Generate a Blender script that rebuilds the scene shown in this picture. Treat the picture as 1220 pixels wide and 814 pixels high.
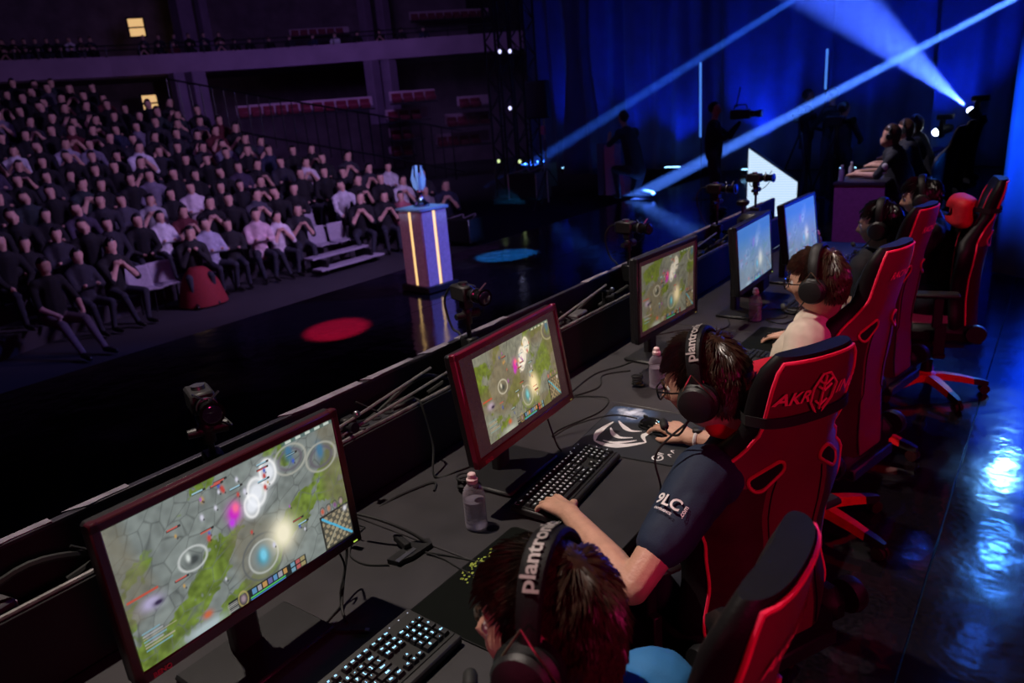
import bpy, bmesh, math, random
import numpy as np
from mathutils import Vector, Matrix, Quaternion, noise
random.seed(7); RNG = np.random.RandomState(11)
PI = math.pi
for o in list(bpy.data.objects): bpy.data.objects.remove(o)
S = bpy.context.scene
COL = S.collection
# ---------------------------------------------------------------- camera
cd = bpy.data.cameras.new('camera'); cam = bpy.data.objects.new('camera', cd); COL.objects.link(cam)
cd.sensor_width = 36; cd.lens = 25.873; cd.clip_start = .02; cd.clip_end = 200
CR, CU, CF = Vector((.806, .587, -.077)), Vector((-.12, .289, .95)), Vector((-.579, .756, -.304))
CF.normalize(); CR = (CR - CF*CR.dot(CF)).normalized(); CU = CR.cross(CF)
cm = Matrix((CR, CU, -CF)).transposed().to_4x4(); cm.translation = (1.131, 0, 1.892)
cam.matrix_world = cm
cd.dof.use_dof = True; cd.dof.focus_distance = 1.95; cd.dof.aperture_fstop = 4.0
S.camera = cam
# ---------------------------------------------------------------- world, exposure, lights
W = bpy.data.worlds.new('arena_dark'); S.world = W; W.use_nodes = True
W.node_tree.nodes['Background'].inputs[0].default_value = (.05, .03, .11, 1)
W.node_tree.nodes['Background'].inputs[1].default_value = .012
S.view_settings.view_transform = 'Standard'; S.view_settings.look = 'None'
S.view_settings.exposure = 0; S.view_settings.gamma = 1; S.view_settings.use_curve_mapping = False
S.cycles.max_bounces = 6; S.cycles.volume_bounces = 0; S.cycles.use_denoising = True
S.cycles.sample_clamp_indirect = 2.0
S.cycles.caustics_reflective = False; S.cycles.caustics_refractive = False

def light(kind, name, loc, aim, power, color, size=.1, angle=45, blend=.3, size_y=None):
    l = bpy.data.lights.new(name, kind); l.energy = power; l.color = color
    if kind == 'SPOT': l.spot_size = math.radians(angle); l.spot_blend = blend; l.shadow_soft_size = size
    elif kind == 'AREA':
        l.size = size
        if size_y: l.shape = 'RECTANGLE'; l.size_y = size_y
    else: l.shadow_soft_size = size
    o = bpy.data.objects.new(name, l); COL.objects.link(o); o.location = loc
    if aim is not None: o.rotation_euler = (Vector(aim) - Vector(loc)).to_track_quat('-Z', 'Y').to_euler()
    return o
WARM = (1, .86, .76)
light('SPOT', 'desk_spot_light', (-1.3, .95, 4.9), (.0, 1.4, .75), 640, WARM, .05, 62, .5)
light('SPOT', 'far_desk_fill', (-1.6, 6.6, 3.4), (-.76, 9.25, .4), 150, (.4, .22, 1), .1, 16, .6)  # unseen spot added to brighten the end panel of the far desk
light('SPOT', 'red_face_light', (.2, -2.4, 1.5), (.55, .75, 1.15), 34, (1, .04, .2), .1, 16, .6)
light('SPOT', 'desk_spot_light', (-1.3, 4.3, 4.9), (.0, 3.9, .75), 330, (1, .84, .76), .06, 52, .6)
light('SPOT', 'red_wash_light', (3.3, -.3, 2.3), (.6, 2.1, .9), 120, (1, .03, .22), .3, 75, .7)
light('SPOT', 'red_wash_light', (3.0, 2.8, 2.6), (.6, 3.6, .5), 85, (1, .03, .28), .25, 70, .7)
light('SPOT', 'blue_wash_light', (2.6, 9.4, 4.2), (.95, 4.6, .2), 420, (.02, .10, 1), .15, 46, .5)
light('SPOT', 'blue_back_light', (-.2, 13.0, 5.0), (.3, 4.6, .9), 150, (.02, .10, 1), .2, 40, .6)
light('SPOT', 'curtain_blue_fill', (2.3, 5.2, 3.4), (1.75, 8.1, 1.7), 9000, (.01, .16, 1), .1, 36, .6)  # unseen blue spot added to brighten the right side curtain
light('SPOT', 'podium_blue_light', (1.6, 10.2, 4.6), (-4.5, 5.9, .7), 2600, (.16, .2, 1), .12, 22, .5)
light('SPOT', 'podium_pink_light', (-4.6, -1.8, 5.0), (-4.6, 5.8, .5), 330, (1, .42, .7), .12, 20, .5)
light('AREA', 'hall_wash_light', (-12, 6.5, 8.5), (-14.5, 9, 0), 60, (.45, .26, 1), 4)
light('AREA', 'hall_wash_light', (-22, 20, 8.8), (-27, 24, 4), 260, (.46, .27, .95), 5)
light('SPOT', 'hall_front_light', (-4.8, 9.5, 3.6), (-14, 8.4, .6), 1700, (.66, .42, 1), .6, 88, .7)
light('SPOT', 'far_team_fill', (-2.6, 9.4, 4.4), (-.5, 10.4, .9), 560, (.85, .75, 1), .1, 34, .5)  # unseen spot added so the far players are not left dark
light('SPOT', 'floor_glint_lamp', (.985, 7.6, 1.7), (1.05, 4.0, 0), 85, (.14, .45, 1), .07, 22, .5)  # unseen offstage lamps, added so their reflections streak the floor blue
light('SPOT', 'floor_glint_lamp', (1.01, 7.6, 2.6), (1.08, 3.2, 0), 42, (.06, .28, 1), .05, 26, .5)
light('SPOT', 'floor_glint_lamp', (.95, 7.5, 3.6), (1.0, 2.6, 0), 4, (.03, .16, 1), .03, 24, .5)
light('SPOT', 'trophy_spot_light', (-2.5, 2.5, 5.5), (-4.52, 5.95, 1.12), 1500, (.45, .7, 1), .1, 6, .4)

# ---------------------------------------------------------------- materials
MATS = {}
def mat(name, col, rough=.5, metal=0, emit=None, es=1, var=.12, vs=30, bump=.0, bs=200, trans=0, ior=1.45, coat=0, objcol=False, alpha=1, sheen=0, spec=.5):
    if name in MATS: return MATS[name]
    m = bpy.data.materials.new(name); m.use_nodes = True; nt = m.node_tree; b = nt.nodes['Principled BSDF']
    def N(t, **k):
        n = nt.nodes.new(t)
        for a, v in k.items(): setattr(n, a, v)
        return n
    tc = N('ShaderNodeTexCoord'); nz = N('ShaderNodeTexNoise'); nz.inputs['Scale'].default_value = vs; nz.inputs['Detail'].default_value = 4
    nt.links.new(tc.outputs['Object'], nz.inputs['Vector'])
    mr = N('ShaderNodeMapRange'); mr.inputs[1].default_value = .3; mr.inputs[2].default_value = .7
    mr.inputs[3].default_value = 1-var; mr.inputs[4].default_value = 1+var
    nt.links.new(nz.outputs[0], mr.inputs[0])
    vm = N('ShaderNodeVectorMath', operation='SCALE')
    if objcol:
        oi = N('ShaderNodeObjectInfo'); nt.links.new(oi.outputs['Color'], vm.inputs[0])
    else: vm.inputs[0].default_value = col[:3]
    nt.links.new(mr.outputs[0], vm.inputs['Scale']); nt.links.new(vm.outputs[0], b.inputs['Base Color'])
    b.inputs['Roughness'].default_value = rough; b.inputs['Metallic'].default_value = metal
    b.inputs['Transmission Weight'].default_value = trans; b.inputs['IOR'].default_value = ior
    b.inputs['Coat Weight'].default_value = coat; b.inputs['Sheen Weight'].default_value = sheen
    b.inputs['Specular IOR Level'].default_value = spec; b.inputs['Alpha'].default_value = alpha
    if emit is not None:
        b.inputs['Emission Color'].default_value = (*emit[:3], 1); b.inputs['Emission Strength'].default_value = es
    if bump:
        n2 = N('ShaderNodeTexNoise'); n2.inputs['Scale'].default_value = bs; nt.links.new(tc.outputs['Object'], n2.inputs['Vector'])
        bp = N('ShaderNodeBump'); bp.inputs['Strength'].default_value = bump; bp.inputs['Distance'].default_value = .01
        nt.links.new(n2.outputs[0], bp.inputs['Height']); nt.links.new(bp.outputs[0], b.inputs['Normal'])
    MATS[name] = m; return m
def screen_mat(name, es):
    if name in MATS: return MATS[name]
    m = bpy.data.materials.new(name); m.use_nodes = True; nt = m.node_tree; b = nt.nodes['Principled BSDF']
    a = nt.nodes.new('ShaderNodeAttribute'); a.attribute_name = 'Col'
    b.inputs['Base Color'].default_value = (.01, .01, .01, 1); b.inputs['Roughness'].default_value = .35
    nt.links.new(a.outputs['Color'], b.inputs['Emission Color']); b.inputs['Emission Strength'].default_value = es
    MATS[name] = m; return m
M_black = mat('black_plastic', (.012, .012, .013), .42, bump=.15, bs=600)
M_gloss = mat('gloss_black', (.008, .008, .009), .15)
M_rubber = mat('black_rubber', (.01, .01, .01), .7)
M_desk = mat('desk_laminate', (.036, .033, .036), .42, var=.18, vs=9, bump=.05, bs=900)
M_darkp = mat('dark_panel', (.006, .006, .008), .7, vs=6)
M_metal = mat('brushed_metal', (.35, .35, .37), .32, 1)
M_dmetal = mat('dark_metal', (.04, .04, .045), .4, .8)
M_leather = mat('black_leather', (.007, .006, .007), .5, bump=.08, bs=260, spec=.25)
M_red = mat('red_leather', (.17, .003, .035), .42, bump=.08, bs=260, vs=5)
M_piping = mat('red_piping', (.95, .03, .10), .45)
M_redpl = mat('red_plastic', (.75, .012, .02), .3)
M_skin = mat('skin', (.56, .31, .22), .5, var=.1, vs=25, bump=.12, bs=150)
M_skin2 = mat('skin_tan', (.34, .175, .115), .5, var=.1, vs=25)
M_hair = mat('dark_brown_hair', (.034, .018, .011), .32, var=.5, vs=90)
M_hair2 = mat('brown_hair', (.045, .022, .013), .32, var=.5, vs=90)
M_hair3 = mat('black_hair', (.006, .005, .005), .35, var=.5, vs=90)
M_white = mat('white_plastic', (.75, .75, .78), .35)
M_print = mat('white_print', (.75, .72, .72), .5)
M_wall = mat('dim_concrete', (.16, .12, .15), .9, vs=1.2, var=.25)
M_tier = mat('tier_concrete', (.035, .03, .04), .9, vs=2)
M_seatpl = mat('grey_seat', (.3, .28, .34), .5)
M_pvc = bpy.data.materials.new('clear_bottle'); M_pvc.use_nodes = True
_n = M_pvc.node_tree; _b = _n.nodes['Principled BSDF']; _b.inputs['Base Color'].default_value = (.5, .45, .52, 1); _b.inputs['Roughness'].default_value = .08
_t = _n.nodes.new('ShaderNodeBsdfTransparent'); _t.inputs[0].default_value = (.93, .92, .96, 1); _m = _n.nodes.new('ShaderNodeMixShader'); _l = _n.nodes.new('ShaderNodeLayerWeight'); _l.inputs[0].default_value = .35
_r = _n.nodes.new('ShaderNodeMapRange'); _r.inputs[3].default_value = .12; _r.inputs[4].default_value = .75; _n.links.new(_l.outputs['Facing'], _r.inputs[0]); _n.links.new(_r.outputs[0], _m.inputs[0])
_n.links.new(_t.outputs[0], _m.inputs[1]); _n.links.new(_b.outputs[0], _m.inputs[2]); _n.links.new(_m.outputs[0], _n.nodes['Material Output'].inputs['Surface'])

# ---------------------------------------------------------------- mesh builder
def rotm(rx=0, ry=0, rz=0): return (Matrix.Rotation(rz, 4, 'Z') @ Matrix.Rotation(ry, 4, 'Y') @ Matrix.Rotation(rx, 4, 'X'))
class MB:
    def __init__(s): s.v = []; s.f = []; s.m = []; s.mi = 0
    def add(s, vs, fs, mi=None, M=None):
        b = len(s.v)
        for p in vs:
            p = Vector(p)
            if M is not None: p = M @ p
            s.v.append(tuple(p))
        for f in fs: s.f.append([i+b for i in f]); s.m.append(s.mi if mi is None else mi)
        return s
    def box(s, c, d, M=None, ch=None, mi=None):
        c = Vector(c); hx, hy, hz = d[0]/2, d[1]/2, d[2]/2
        k = min(hx, hy, hz)*.25 if ch is None else ch
        k = min(k, hx*.95, hy*.95, hz*.95)
        bm = bmesh.new(); bmesh.ops.create_cube(bm, size=1)
        for v in bm.verts: v.co = Vector((v.co.x*2*hx, v.co.y*2*hy, v.co.z*2*hz))
        if k > 0: bmesh.ops.bevel(bm, geom=bm.edges[:], offset=k, segments=1, affect='EDGES')
        bm.verts.index_update()
        vs = [v.co + c for v in bm.verts]; fs = [[v.index for v in f.verts] for f in bm.faces]; bm.free()
        return s.add(vs, fs, mi, M)
    def tube(s, pts, r, n=8, M=None, mi=None, caps=True, up=None):
        pts = [Vector(p) for p in pts]; L = len(pts)
        rs = r if hasattr(r, '__len__') else [r]*L
        vs = []; fs = []; prev = None
        for i, p in enumerate(pts):
            t = (pts[min(i+1, L-1)] - pts[max(i-1, 0)])
            if t.length < 1e-9: t = Vector((0, 0, 1))
            t.normalize()
            if prev is None:
                a = Vector((0, 0, 1)) if abs(t.z) < .9 else Vector((1, 0, 0))
                u = t.cross(a).normalized()
            else:
                u = prev - t*prev.dot(t)
                u = u.normalized() if u.length > 1e-6 else t.orthogonal().normalized()
            prev = u; w = t.cross(u)
            for k in range(n):
                a = 2*PI*k/n; vs.append(p + (u*math.cos(a) + w*math.sin(a))*rs[i])
        for i in range(L-1):
            for k in range(n):
                a, b = i*n+k, i*n+(k+1) % n; fs.append([a, b, b+n, a+n])
        if caps: fs.append(list(range(n))[::-1]); fs.append([(L-1)*n+k for k in range(n)])
        return s.add(vs, fs, mi, M)
    def lathe(s, prof, n=20, c=(0, 0, 0), M=None, mi=None):
        vs = []; fs = []; L = len(prof)
        for r, z in prof:
            for k in range(n):
                a = 2*PI*k/n; vs.append((c[0]+max(r, 1e-5)*math.cos(a), c[1]+max(r, 1e-5)*math.sin(a), c[2]+z))
        for i in range(L-1):
            for k in range(n):
                a, b = i*n+k, i*n+(k+1) % n; fs.append([a, b, b+n, a+n])
        fs.append(list(range(n))[::-1]); fs.append([(L-1)*n+k for k in range(n)])
        return s.add(vs, fs, mi, M)
    def ball(s, c, r, n=10, M=None, mi=None):
        rx, ry, rz = r if hasattr(r, '__len__') else (r, r, r)
        vs = [(c[0], c[1], c[2]-rz)]; fs = []; m = max(4, n//2)
        for i in range(1, m):
            t = PI*i/m - PI/2
            for k in range(n):
                a = 2*PI*k/n; vs.append((c[0]+rx*math.cos(t)*math.cos(a), c[1]+ry*math.cos(t)*math.sin(a), c[2]+rz*math.sin(t)))
        vs.append((c[0], c[1], c[2]+rz)); T = len(vs)-1
        for k in range(n): fs.append([0, 1+(k+1) % n, 1+k]); fs.append([T, T-n+k, T-n+(k+1) % n])
        for i in range(m-2):
            for k in range(n):
                a, b = 1+i*n+k, 1+i*n+(k+1) % n; fs.append([a, b, b+n, a+n])
        return s.add(vs, fs, mi, M)
    def cap(s, a, b, ra, rb, n=12, M=None, mi=None):      # tapered capsule
        a = Vector(a); b = Vector(b); d = (b-a); L = max(d.length, 1e-6); d = d/L
        pts = []; rs = []
        for q in (90, 60, 30): t = math.radians(q); pts.append(a - d*ra*math.sin(t)); rs.append(max(ra*math.cos(t), 1e-4))
        pts += [a, b]; rs += [ra, rb]
        for q in (30, 60, 90): t = math.radians(q); pts.append(b + d*rb*math.sin(t)); rs.append(max(rb*math.cos(t), 1e-4))
        return s.tube(pts, rs, n, M, mi)
    def prism(s, outline, z0, z1, M=None, mi=None):       # polygon in xy extruded in z
        n = len(outline); vs = [(x, y, z0) for x, y in outline] + [(x, y, z1) for x, y in outline]
        fs = [list(range(n))[::-1], list(range(n, 2*n))] + [[k, (k+1) % n, (k+1) % n+n, k+n] for k in range(n)]
        return s.add(vs, fs, mi, M)
    def grid(s, fn, nu, nv, M=None, mi=None, flip=False):
        vs = [fn(i/nu, j/nv) for j in range(nv+1) for i in range(nu+1)]
        fs = [[j*(nu+1)+i, j*(nu+1)+i+1, (j+1)*(nu+1)+i+1, (j+1)*(nu+1)+i] for j in range(nv) for i in range(nu)]
        if flip: fs = [f[::-1] for f in fs]
        return s.add(vs, fs, mi, M)
    def mesh(s, name, mats, smooth=True):
        me = bpy.data.meshes.new(name); me.from_pydata(s.v, [], s.f)
        for m in (mats if isinstance(mats, (list, tuple)) else [mats]): me.materials.append(m)
        me.polygons.foreach_set('material_index', s.m)
        if smooth:
            me.polygons.foreach_set('use_smooth', [True]*len(s.f))
            try: me.set_sharp_from_angle(angle=math.radians(40))
            except Exception: pass
        me.validate(); me.update(); return me
    def build(s, name, mats, parent=None, smooth=True, **k):
        return link(name, s.mesh(name, mats, smooth), parent, **k)
def link(name, me, parent=None, label=None, kind=None, cat=None, group=None, loc=None, M=None):
    o = bpy.data.objects.new(name, me); COL.objects.link(o)
    if parent is not None: o.parent = parent
    if loc is not None: o.location = loc
    if M is not None: o.matrix_local = M
    for k, v in (('label', label), ('kind', kind), ('category', cat), ('group', group)):
        if v: o[k] = v
    return o
def empty(name, label, cat, loc=(0, 0, 0), rz=0, group=None, M=None):
    o = link(name, None, None, label, None, cat, group)
    o.location = loc; o.rotation_euler = (0, 0, rz); o.empty_display_size = .1
    if M is not None: o.matrix_world = M
    return o
def struct(name, mb, mats, parent=None, smooth=False): return mb.build(name, mats, parent, smooth, kind='structure')
def copy_tree(o, parent=None):
    c = o.copy(); COL.objects.link(c)
    if parent is not None: c.parent = parent
    for ch in list(o.children): copy_tree(ch, c)
    return c
def text_mb(txt, size, extr=.0004, fn=None, M=None, align='CENTER', bold=True, shear=0):
    cu = bpy.data.curves.new('t', 'FONT'); cu.body = txt; cu.size = size; cu.extrude = 0 if fn else extr
    cu.align_x = align; cu.align_y = 'CENTER'; cu.shear = shear; cu.resolution_u = 3
    if bold: cu.offset = size*.025
    o = bpy.data.objects.new('t', cu); COL.objects.link(o)
    bpy.context.view_layer.update()
    me = bpy.data.meshes.new_from_object(o.evaluated_get(bpy.context.evaluated_depsgraph_get()))
    vs = [v.co.copy() for v in me.vertices]; fs = [list(p.vertices) for p in me.polygons]
    bpy.data.objects.remove(o); bpy.data.curves.remove(cu); bpy.data.meshes.remove(me)
    mb = MB()
    if fn: vs = [fn(v.x, v.y) for v in vs]
    mb.add(vs, fs, 0, M); return mb
def remesh(mb, voxel, smooth_it=4, fac=.5):
    me = mb.mesh('r', [M_black], False); o = bpy.data.objects.new('r', me); COL.objects.link(o)
    a = o.modifiers.new('r', 'REMESH'); a.mode = 'VOXEL'; a.voxel_size = voxel
    b = o.modifiers.new('s', 'SMOOTH'); b.iterations = smooth_it; b.factor = fac
    bpy.context.view_layer.update()
    r = bpy.data.meshes.new_from_object(o.evaluated_get(bpy.context.evaluated_depsgraph_get()))
    bpy.data.objects.remove(o); bpy.data.meshes.remove(me)
    r.polygons.foreach_set('use_smooth', [True]*len(r.polygons)); return r
def setmat(me, m):
    me.materials.clear(); me.materials.append(m); return me
def wrinkle(me, amp, sc, seed=0):
    n = len(me.vertices); co = np.empty(n*3); me.vertices.foreach_get('co', co); co = co.reshape(-1, 3)
    no = np.empty(n*3); me.vertices.foreach_get('normal', no); no = no.reshape(-1, 3)
    for i in range(n):
        p = co[i]; q = Vector((p[0]*sc+seed, p[1]*sc*.8, p[2]*sc*.5))
        d = abs(noise.noise(q))*2 - .4 + .5*noise.noise(q*2.3)
        co[i] += no[i]*amp*d
    me.vertices.foreach_set('co', co.ravel()); me.update(); return me
def curve_pts(P, n=8):      # catmull-rom through points
    P = [Vector(p) for p in P]; out = []
    for i in range(len(P)-1):
        a, b, c, d = P[max(i-1, 0)], P[i], P[i+1], P[min(i+2, len(P)-1)]
        for k in range(n):
            t = k/n; out.append(.5*((2*b)+(c-a)*t+(2*a-5*b+4*c-d)*t*t+(3*b-a-3*c+d)*t**3))
    out.append(P[-1]); return out

# ================================================================ SETTING
def floor_mat():
    m = bpy.data.materials.new('glossy_stage_vinyl'); m.use_nodes = True; nt = m.node_tree; b = nt.nodes['Principled BSDF']
    L = nt.links.new; N = nt.nodes.new
    g = N('ShaderNodeNewGeometry'); n1 = N('ShaderNodeTexNoise'); n1.inputs['Scale'].default_value = 1.1; n1.inputs['Detail'].default_value = 5
    n2 = N('ShaderNodeTexNoise'); n2.inputs['Scale'].default_value = 4.5; n2.inputs['Detail'].default_value = 3
    n3 = N('ShaderNodeTexNoise'); n3.inputs['Scale'].default_value = 60; n3.inputs['Detail'].default_value = 6
    for n in (n1, n2, n3): L(g.outputs['Position'], n.inputs['Vector'])
    r = N('ShaderNodeMapRange'); r.inputs[1].default_value = .35; r.inputs[2].default_value = .7; r.inputs[3].default_value = .05; r.inputs[4].default_value = .2
    L(n1.outputs[0], r.inputs[0]); L(r.outputs[0], b.inputs['Roughness'])
    c = N('ShaderNodeValToRGB'); c.color_ramp.elements[0].position = .35; c.color_ramp.elements[0].color = (.004, .004, .006, 1)
    c.color_ramp.elements[1].position = .75; c.color_ramp.elements[1].color = (.014, .012, .016, 1)
    L(n3.outputs[0], c.inputs[0]); L(c.outputs[0], b.inputs['Base Color'])
    bp = N('ShaderNodeBump'); bp.inputs['Strength'].default_value = .22; bp.inputs['Distance'].default_value = .02
    L(n2.outputs[0], bp.inputs['Height']); L(bp.outputs[0], b.inputs['Normal'])
    b.inputs['Specular IOR Level'].default_value = .6
    return m
M_floor = floor_mat()
fl = struct('floor', MB().box((-.6, 8, -.06), (10, 21, .1), ch=0), M_darkp)
x = -5.6
k = 0
while x < 4.4:       # vinyl sheets laid along the stage with dark seams
    w = min(1.62, 4.4-x)
    MB().box((x+w/2, 8, -.004), (w-.006, 21, .008), ch=.002).build('vinyl_sheet', M_floor, fl, False, kind='structure')
    x += w
struct('stage_riser', MB().box((-5.62, 8, -.56), (.04, 21, .9), ch=0), M_darkp)
struct('arena_floor', MB().box((-22, 16, -1.06), (50, 50, .1), ch=0), mat('arena_floor_grey', (.022, .02, .026), .8, vs=2))
def xr(i, y): return -11.45-.85*i+.045*(y-8.3)**2
YMAX = [13.4, 13.6, 13.2, 12.8, 12.4, 12.1, 11.9, 11.9, 11.9, 11.4, 10.8, 10.5, 10.1]
YMIN = [5.0, 4.0, 4.4, 4.9, 5.3, 5.6, 6.1, 6.6, 6.7, 7.3, 7.8, 8.3, 8.4]
for i in range(13):
    ys = [1.5+.75*k for k in range(17)]
    out = [(xr(i, y)+.5, y) for y in ys if y < YMAX[i]+1] ; out += [(p[0]-1.5, p[1]) for p in out[::-1]]
    zf = -1+.27*i
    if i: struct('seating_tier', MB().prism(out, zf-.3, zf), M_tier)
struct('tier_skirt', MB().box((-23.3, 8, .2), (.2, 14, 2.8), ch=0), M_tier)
# hall walls, balcony, roof
BALC = [(-37.1, 14.5), (-35.4, 18.7), (-31.4, 24.5), (-27.4, 28.3), (-23.2, 32.3), (-18, 37)]
BALC = [(-38.6, 9.0)] + BALC
def ribbon(mb, pts, off0, off1, z0, z1):
    P = [Vector((a, b)) for a, b in pts]; A = []; B = []
    for i, p in enumerate(P):
        t = (P[min(i+1, len(P)-1)] - P[max(i-1, 0)]).normalized(); n = Vector((-t.y, t.x)); A.append(p+n*off0); B.append(p+n*off1)
    mb.prism([tuple(a) for a in A]+[tuple(b) for b in B[::-1]], z0, z1)
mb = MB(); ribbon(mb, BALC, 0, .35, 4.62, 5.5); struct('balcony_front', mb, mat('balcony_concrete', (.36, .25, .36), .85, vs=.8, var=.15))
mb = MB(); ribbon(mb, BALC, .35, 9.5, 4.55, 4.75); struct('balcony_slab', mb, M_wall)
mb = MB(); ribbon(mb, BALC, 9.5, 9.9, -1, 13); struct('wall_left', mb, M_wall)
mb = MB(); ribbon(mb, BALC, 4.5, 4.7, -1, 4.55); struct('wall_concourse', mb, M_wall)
struct('ceiling', MB().box((-18, 15, 13.1), (54, 58, .2), ch=0), M_darkp)
struct('wall_back', MB().box((-12, 39, 6), (42, .3, 14), ch=0), M_darkp)
struct('wall_right', MB().box((4.6, 10, 4), (.2, 24, 10), ch=0), mat('navy_drape', (.02, .022, .05), .85, vs=2))
# balcony guard rail
mb = MB()
for z in (5.75, 5.95): mb.tube([(a+.1, b-.1, z) for a, b in BALC], .03, 6)
for (a, b), (c, d) in zip(BALC[:-1], BALC[1:]):
    for k in range(5): t = k/5; mb.tube([(a+(c-a)*t+.1, b+(d-b)*t-.1, 5.45), (a+(c-a)*t+.1, b+(d-b)*t-.1, 5.95)], .025, 5)
mb.build('balcony_rail', M_dmetal, label='thin metal guard rail along the top of the balcony front', cat='railing')
# pillars
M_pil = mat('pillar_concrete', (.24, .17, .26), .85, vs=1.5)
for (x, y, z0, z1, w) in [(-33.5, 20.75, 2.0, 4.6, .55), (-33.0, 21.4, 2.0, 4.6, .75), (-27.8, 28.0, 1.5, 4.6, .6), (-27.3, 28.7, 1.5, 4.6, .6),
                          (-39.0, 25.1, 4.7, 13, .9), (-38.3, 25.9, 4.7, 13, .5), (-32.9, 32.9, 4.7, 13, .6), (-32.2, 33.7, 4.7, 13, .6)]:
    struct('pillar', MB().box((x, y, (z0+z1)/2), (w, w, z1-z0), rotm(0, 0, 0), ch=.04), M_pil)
# lit windows
M_win = mat('lit_window', (.8, .6, .3), .6, emit=(1, .62, .25), es=.75, var=.2, vs=2)
def lit_window(n, a, b, z0, z1):
    a = Vector((*a, 0)); b = Vector((*b, 0)); t = (b-a).normalized(); nrm = Vector((-t.y, t.x, 0))
    fr = MB()
    M = Matrix((t, nrm, Vector((0, 0, 1)))).transposed().to_4x4(); M.translation = (a+b)/2 + Vector((0, 0, (z0+z1)/2)) - nrm*.2
    w = (b-a).length; h = z1-z0
    for sx in (-1, 1): fr.box((sx*w/2, 0, 0), (.08, .1, h+.08), M)
    for sz in (-1, 0, 1): fr.box((0, 0, sz*h/2), (w+.08, .1, .07), M)
    f = struct('window_%d' % n, fr, M_dmetal)
    for sz in (-1, 1):
        MB().box((0, .03, sz*h/4), (w-.08, .02, h/2-.07), M, ch=0).build('pane', M_win, f, kind='structure')
lit_window(1, (-40.71, 22.88), (-40.19, 23.54), 7.0, 7.95)
lit_window(2, (-34.55, 19.39), (-34.11, 19.96), 2.93, 3.72)
M_clear = None
# bleacher blocks under the balcony: pale riser panels with rows of red seats
M_pan = mat('pale_panel', (.5, .36, .44), .8, vs=1); M_rs = mat('dark_red_seat', (.17, .012, .035), .6)
def bleacher(lbl, rows, group=None):
    r0 = rows[0]; t = empty('bleacher_block', lbl, 'seating block', (r0[0][0], r0[0][1], 0), 0, group)
    bpy.context.view_layer.update()
    o = Vector((r0[0][0], r0[0][1], 0))
    for (a, b, z0, z1) in rows:
        a = Vector((*a, 0))-o; b = Vector((*b, 0))-o; tt = (b-a).normalized(); n = Vector((-tt.y, tt.x, 0)); L = (b-a).length
        M = Matrix((tt, n, Vector((0, 0, 1)))).transposed().to_4x4(); M.translation = a
        MB().box((L/2, 0, (z0+z1)/2), (L, .12, z1-z0), M, ch=.01).build('riser_panel', M_pan, t)
        MB().box((L/2, -.35, z0-.14), (L, .7, .06), M, ch=.01).build('deck', M_tier, t)
        s = MB()
        for k in range(int(L/.5)): s.box((.3+k*.5, -.25, z0-.0), (.42, .4, .22), M, ch=.04).box((.3+k*.5, -.08, z0+.15), (.42, .07, .3), M, ch=.02)
        s.build('seat_row', M_rs, t, kind='stuff')
    return t
bleacher('long pale panelled seating block left of the twin pillars under the balcony', [((-27.0, 19.2), (-23.6, 23.7), 2.38, 2.76)])
bleacher('stepped block of dark red seats with four pale panels, directly right of the pillars',
    [((-23.12, 24.28), (-21.88, 25.87), 2.5, 2.88), ((-23.27, 24.09), (-22.12, 25.56), 1.76, 2.14), ((-23.24, 24.13), (-22.32, 25.3), .96, 1.38), ((-23.3, 24.05), (-22.6, 24.95), .27, .57)])
bleacher('stepped block of red seats with pale panels beside the truss tower',
    [((-21.27, 26.64), (-20.35, 27.82), 2.07, 2.47), ((-21.67, 26.13), (-20.4, 27.77), 1.32, 1.76), ((-21.99, 25.73), (-20.45, 27.69), .5, .93)])
bleacher('upper tier seating block with pale panel left of the upper pillars', [((-35.58, 29.44), (-33.52, 32.08), 6.65, 7.0)])
bleacher('upper tier seating block with pale panel at the far right of the balcony', [((-31.3, 34.93), (-28.2, 38.6), 7.2, 7.62)])
# dark crowd barrier between seated crowd and the far blocks
t = empty('crowd_barrier', 'dark metal crowd fence along the right side of the seated crowd', 'fence', (-16, 15, 0))
A = [(-21.5, 13.2, 2.0), (-18.5, 14.6, 1.2), (-16, 16.2, .5), (-13.5, 17.5, -.2)]
mb = MB(); mb.tube([(a+16, b-15, z+1.5) for a, b, z in A], .03, 6); mb.tube([(a+16, b-15, z+.3) for a, b, z in A], .03, 6); mb.build('rail', M_dmetal, t)
for (a, b, z), (c, d, e) in zip(A[:-1], A[1:]):
    for k in range(9):
        q = k/9; MB().tube([(a+(c-a)*q+16, b+(d-b)*q-15, z+(e-z)*q), (a+(c-a)*q+16, b+(d-b)*q-15, z+(e-z)*q+1.5)], .02, 5).build('post', M_dmetal, t)

# ---------------------------------------------------------------- haze over the far stage
hz = bpy.data.materials.new('stage_haze'); hz.use_nodes = True; nt = hz.node_tree; nt.nodes.remove(nt.nodes['Principled BSDF'])
vs_ = nt.nodes.new('ShaderNodeVolumeScatter'); vs_.inputs['Density'].default_value = .021; vs_.inputs['Anisotropy'].default_value = .35; vs_.inputs['Color'].default_value = (.9, .92, 1, 1)
nt.links.new(vs_.outputs[0], nt.nodes['Material Output'].inputs['Volume'])
MB().box((-3.2, 14.75, 3.4), (14.6, 6.1, 6.7), ch=0).build('haze', hz, None, False, label='thin theatrical haze hanging over the far end of the stage', cat='haze', kind='stuff')

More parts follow.
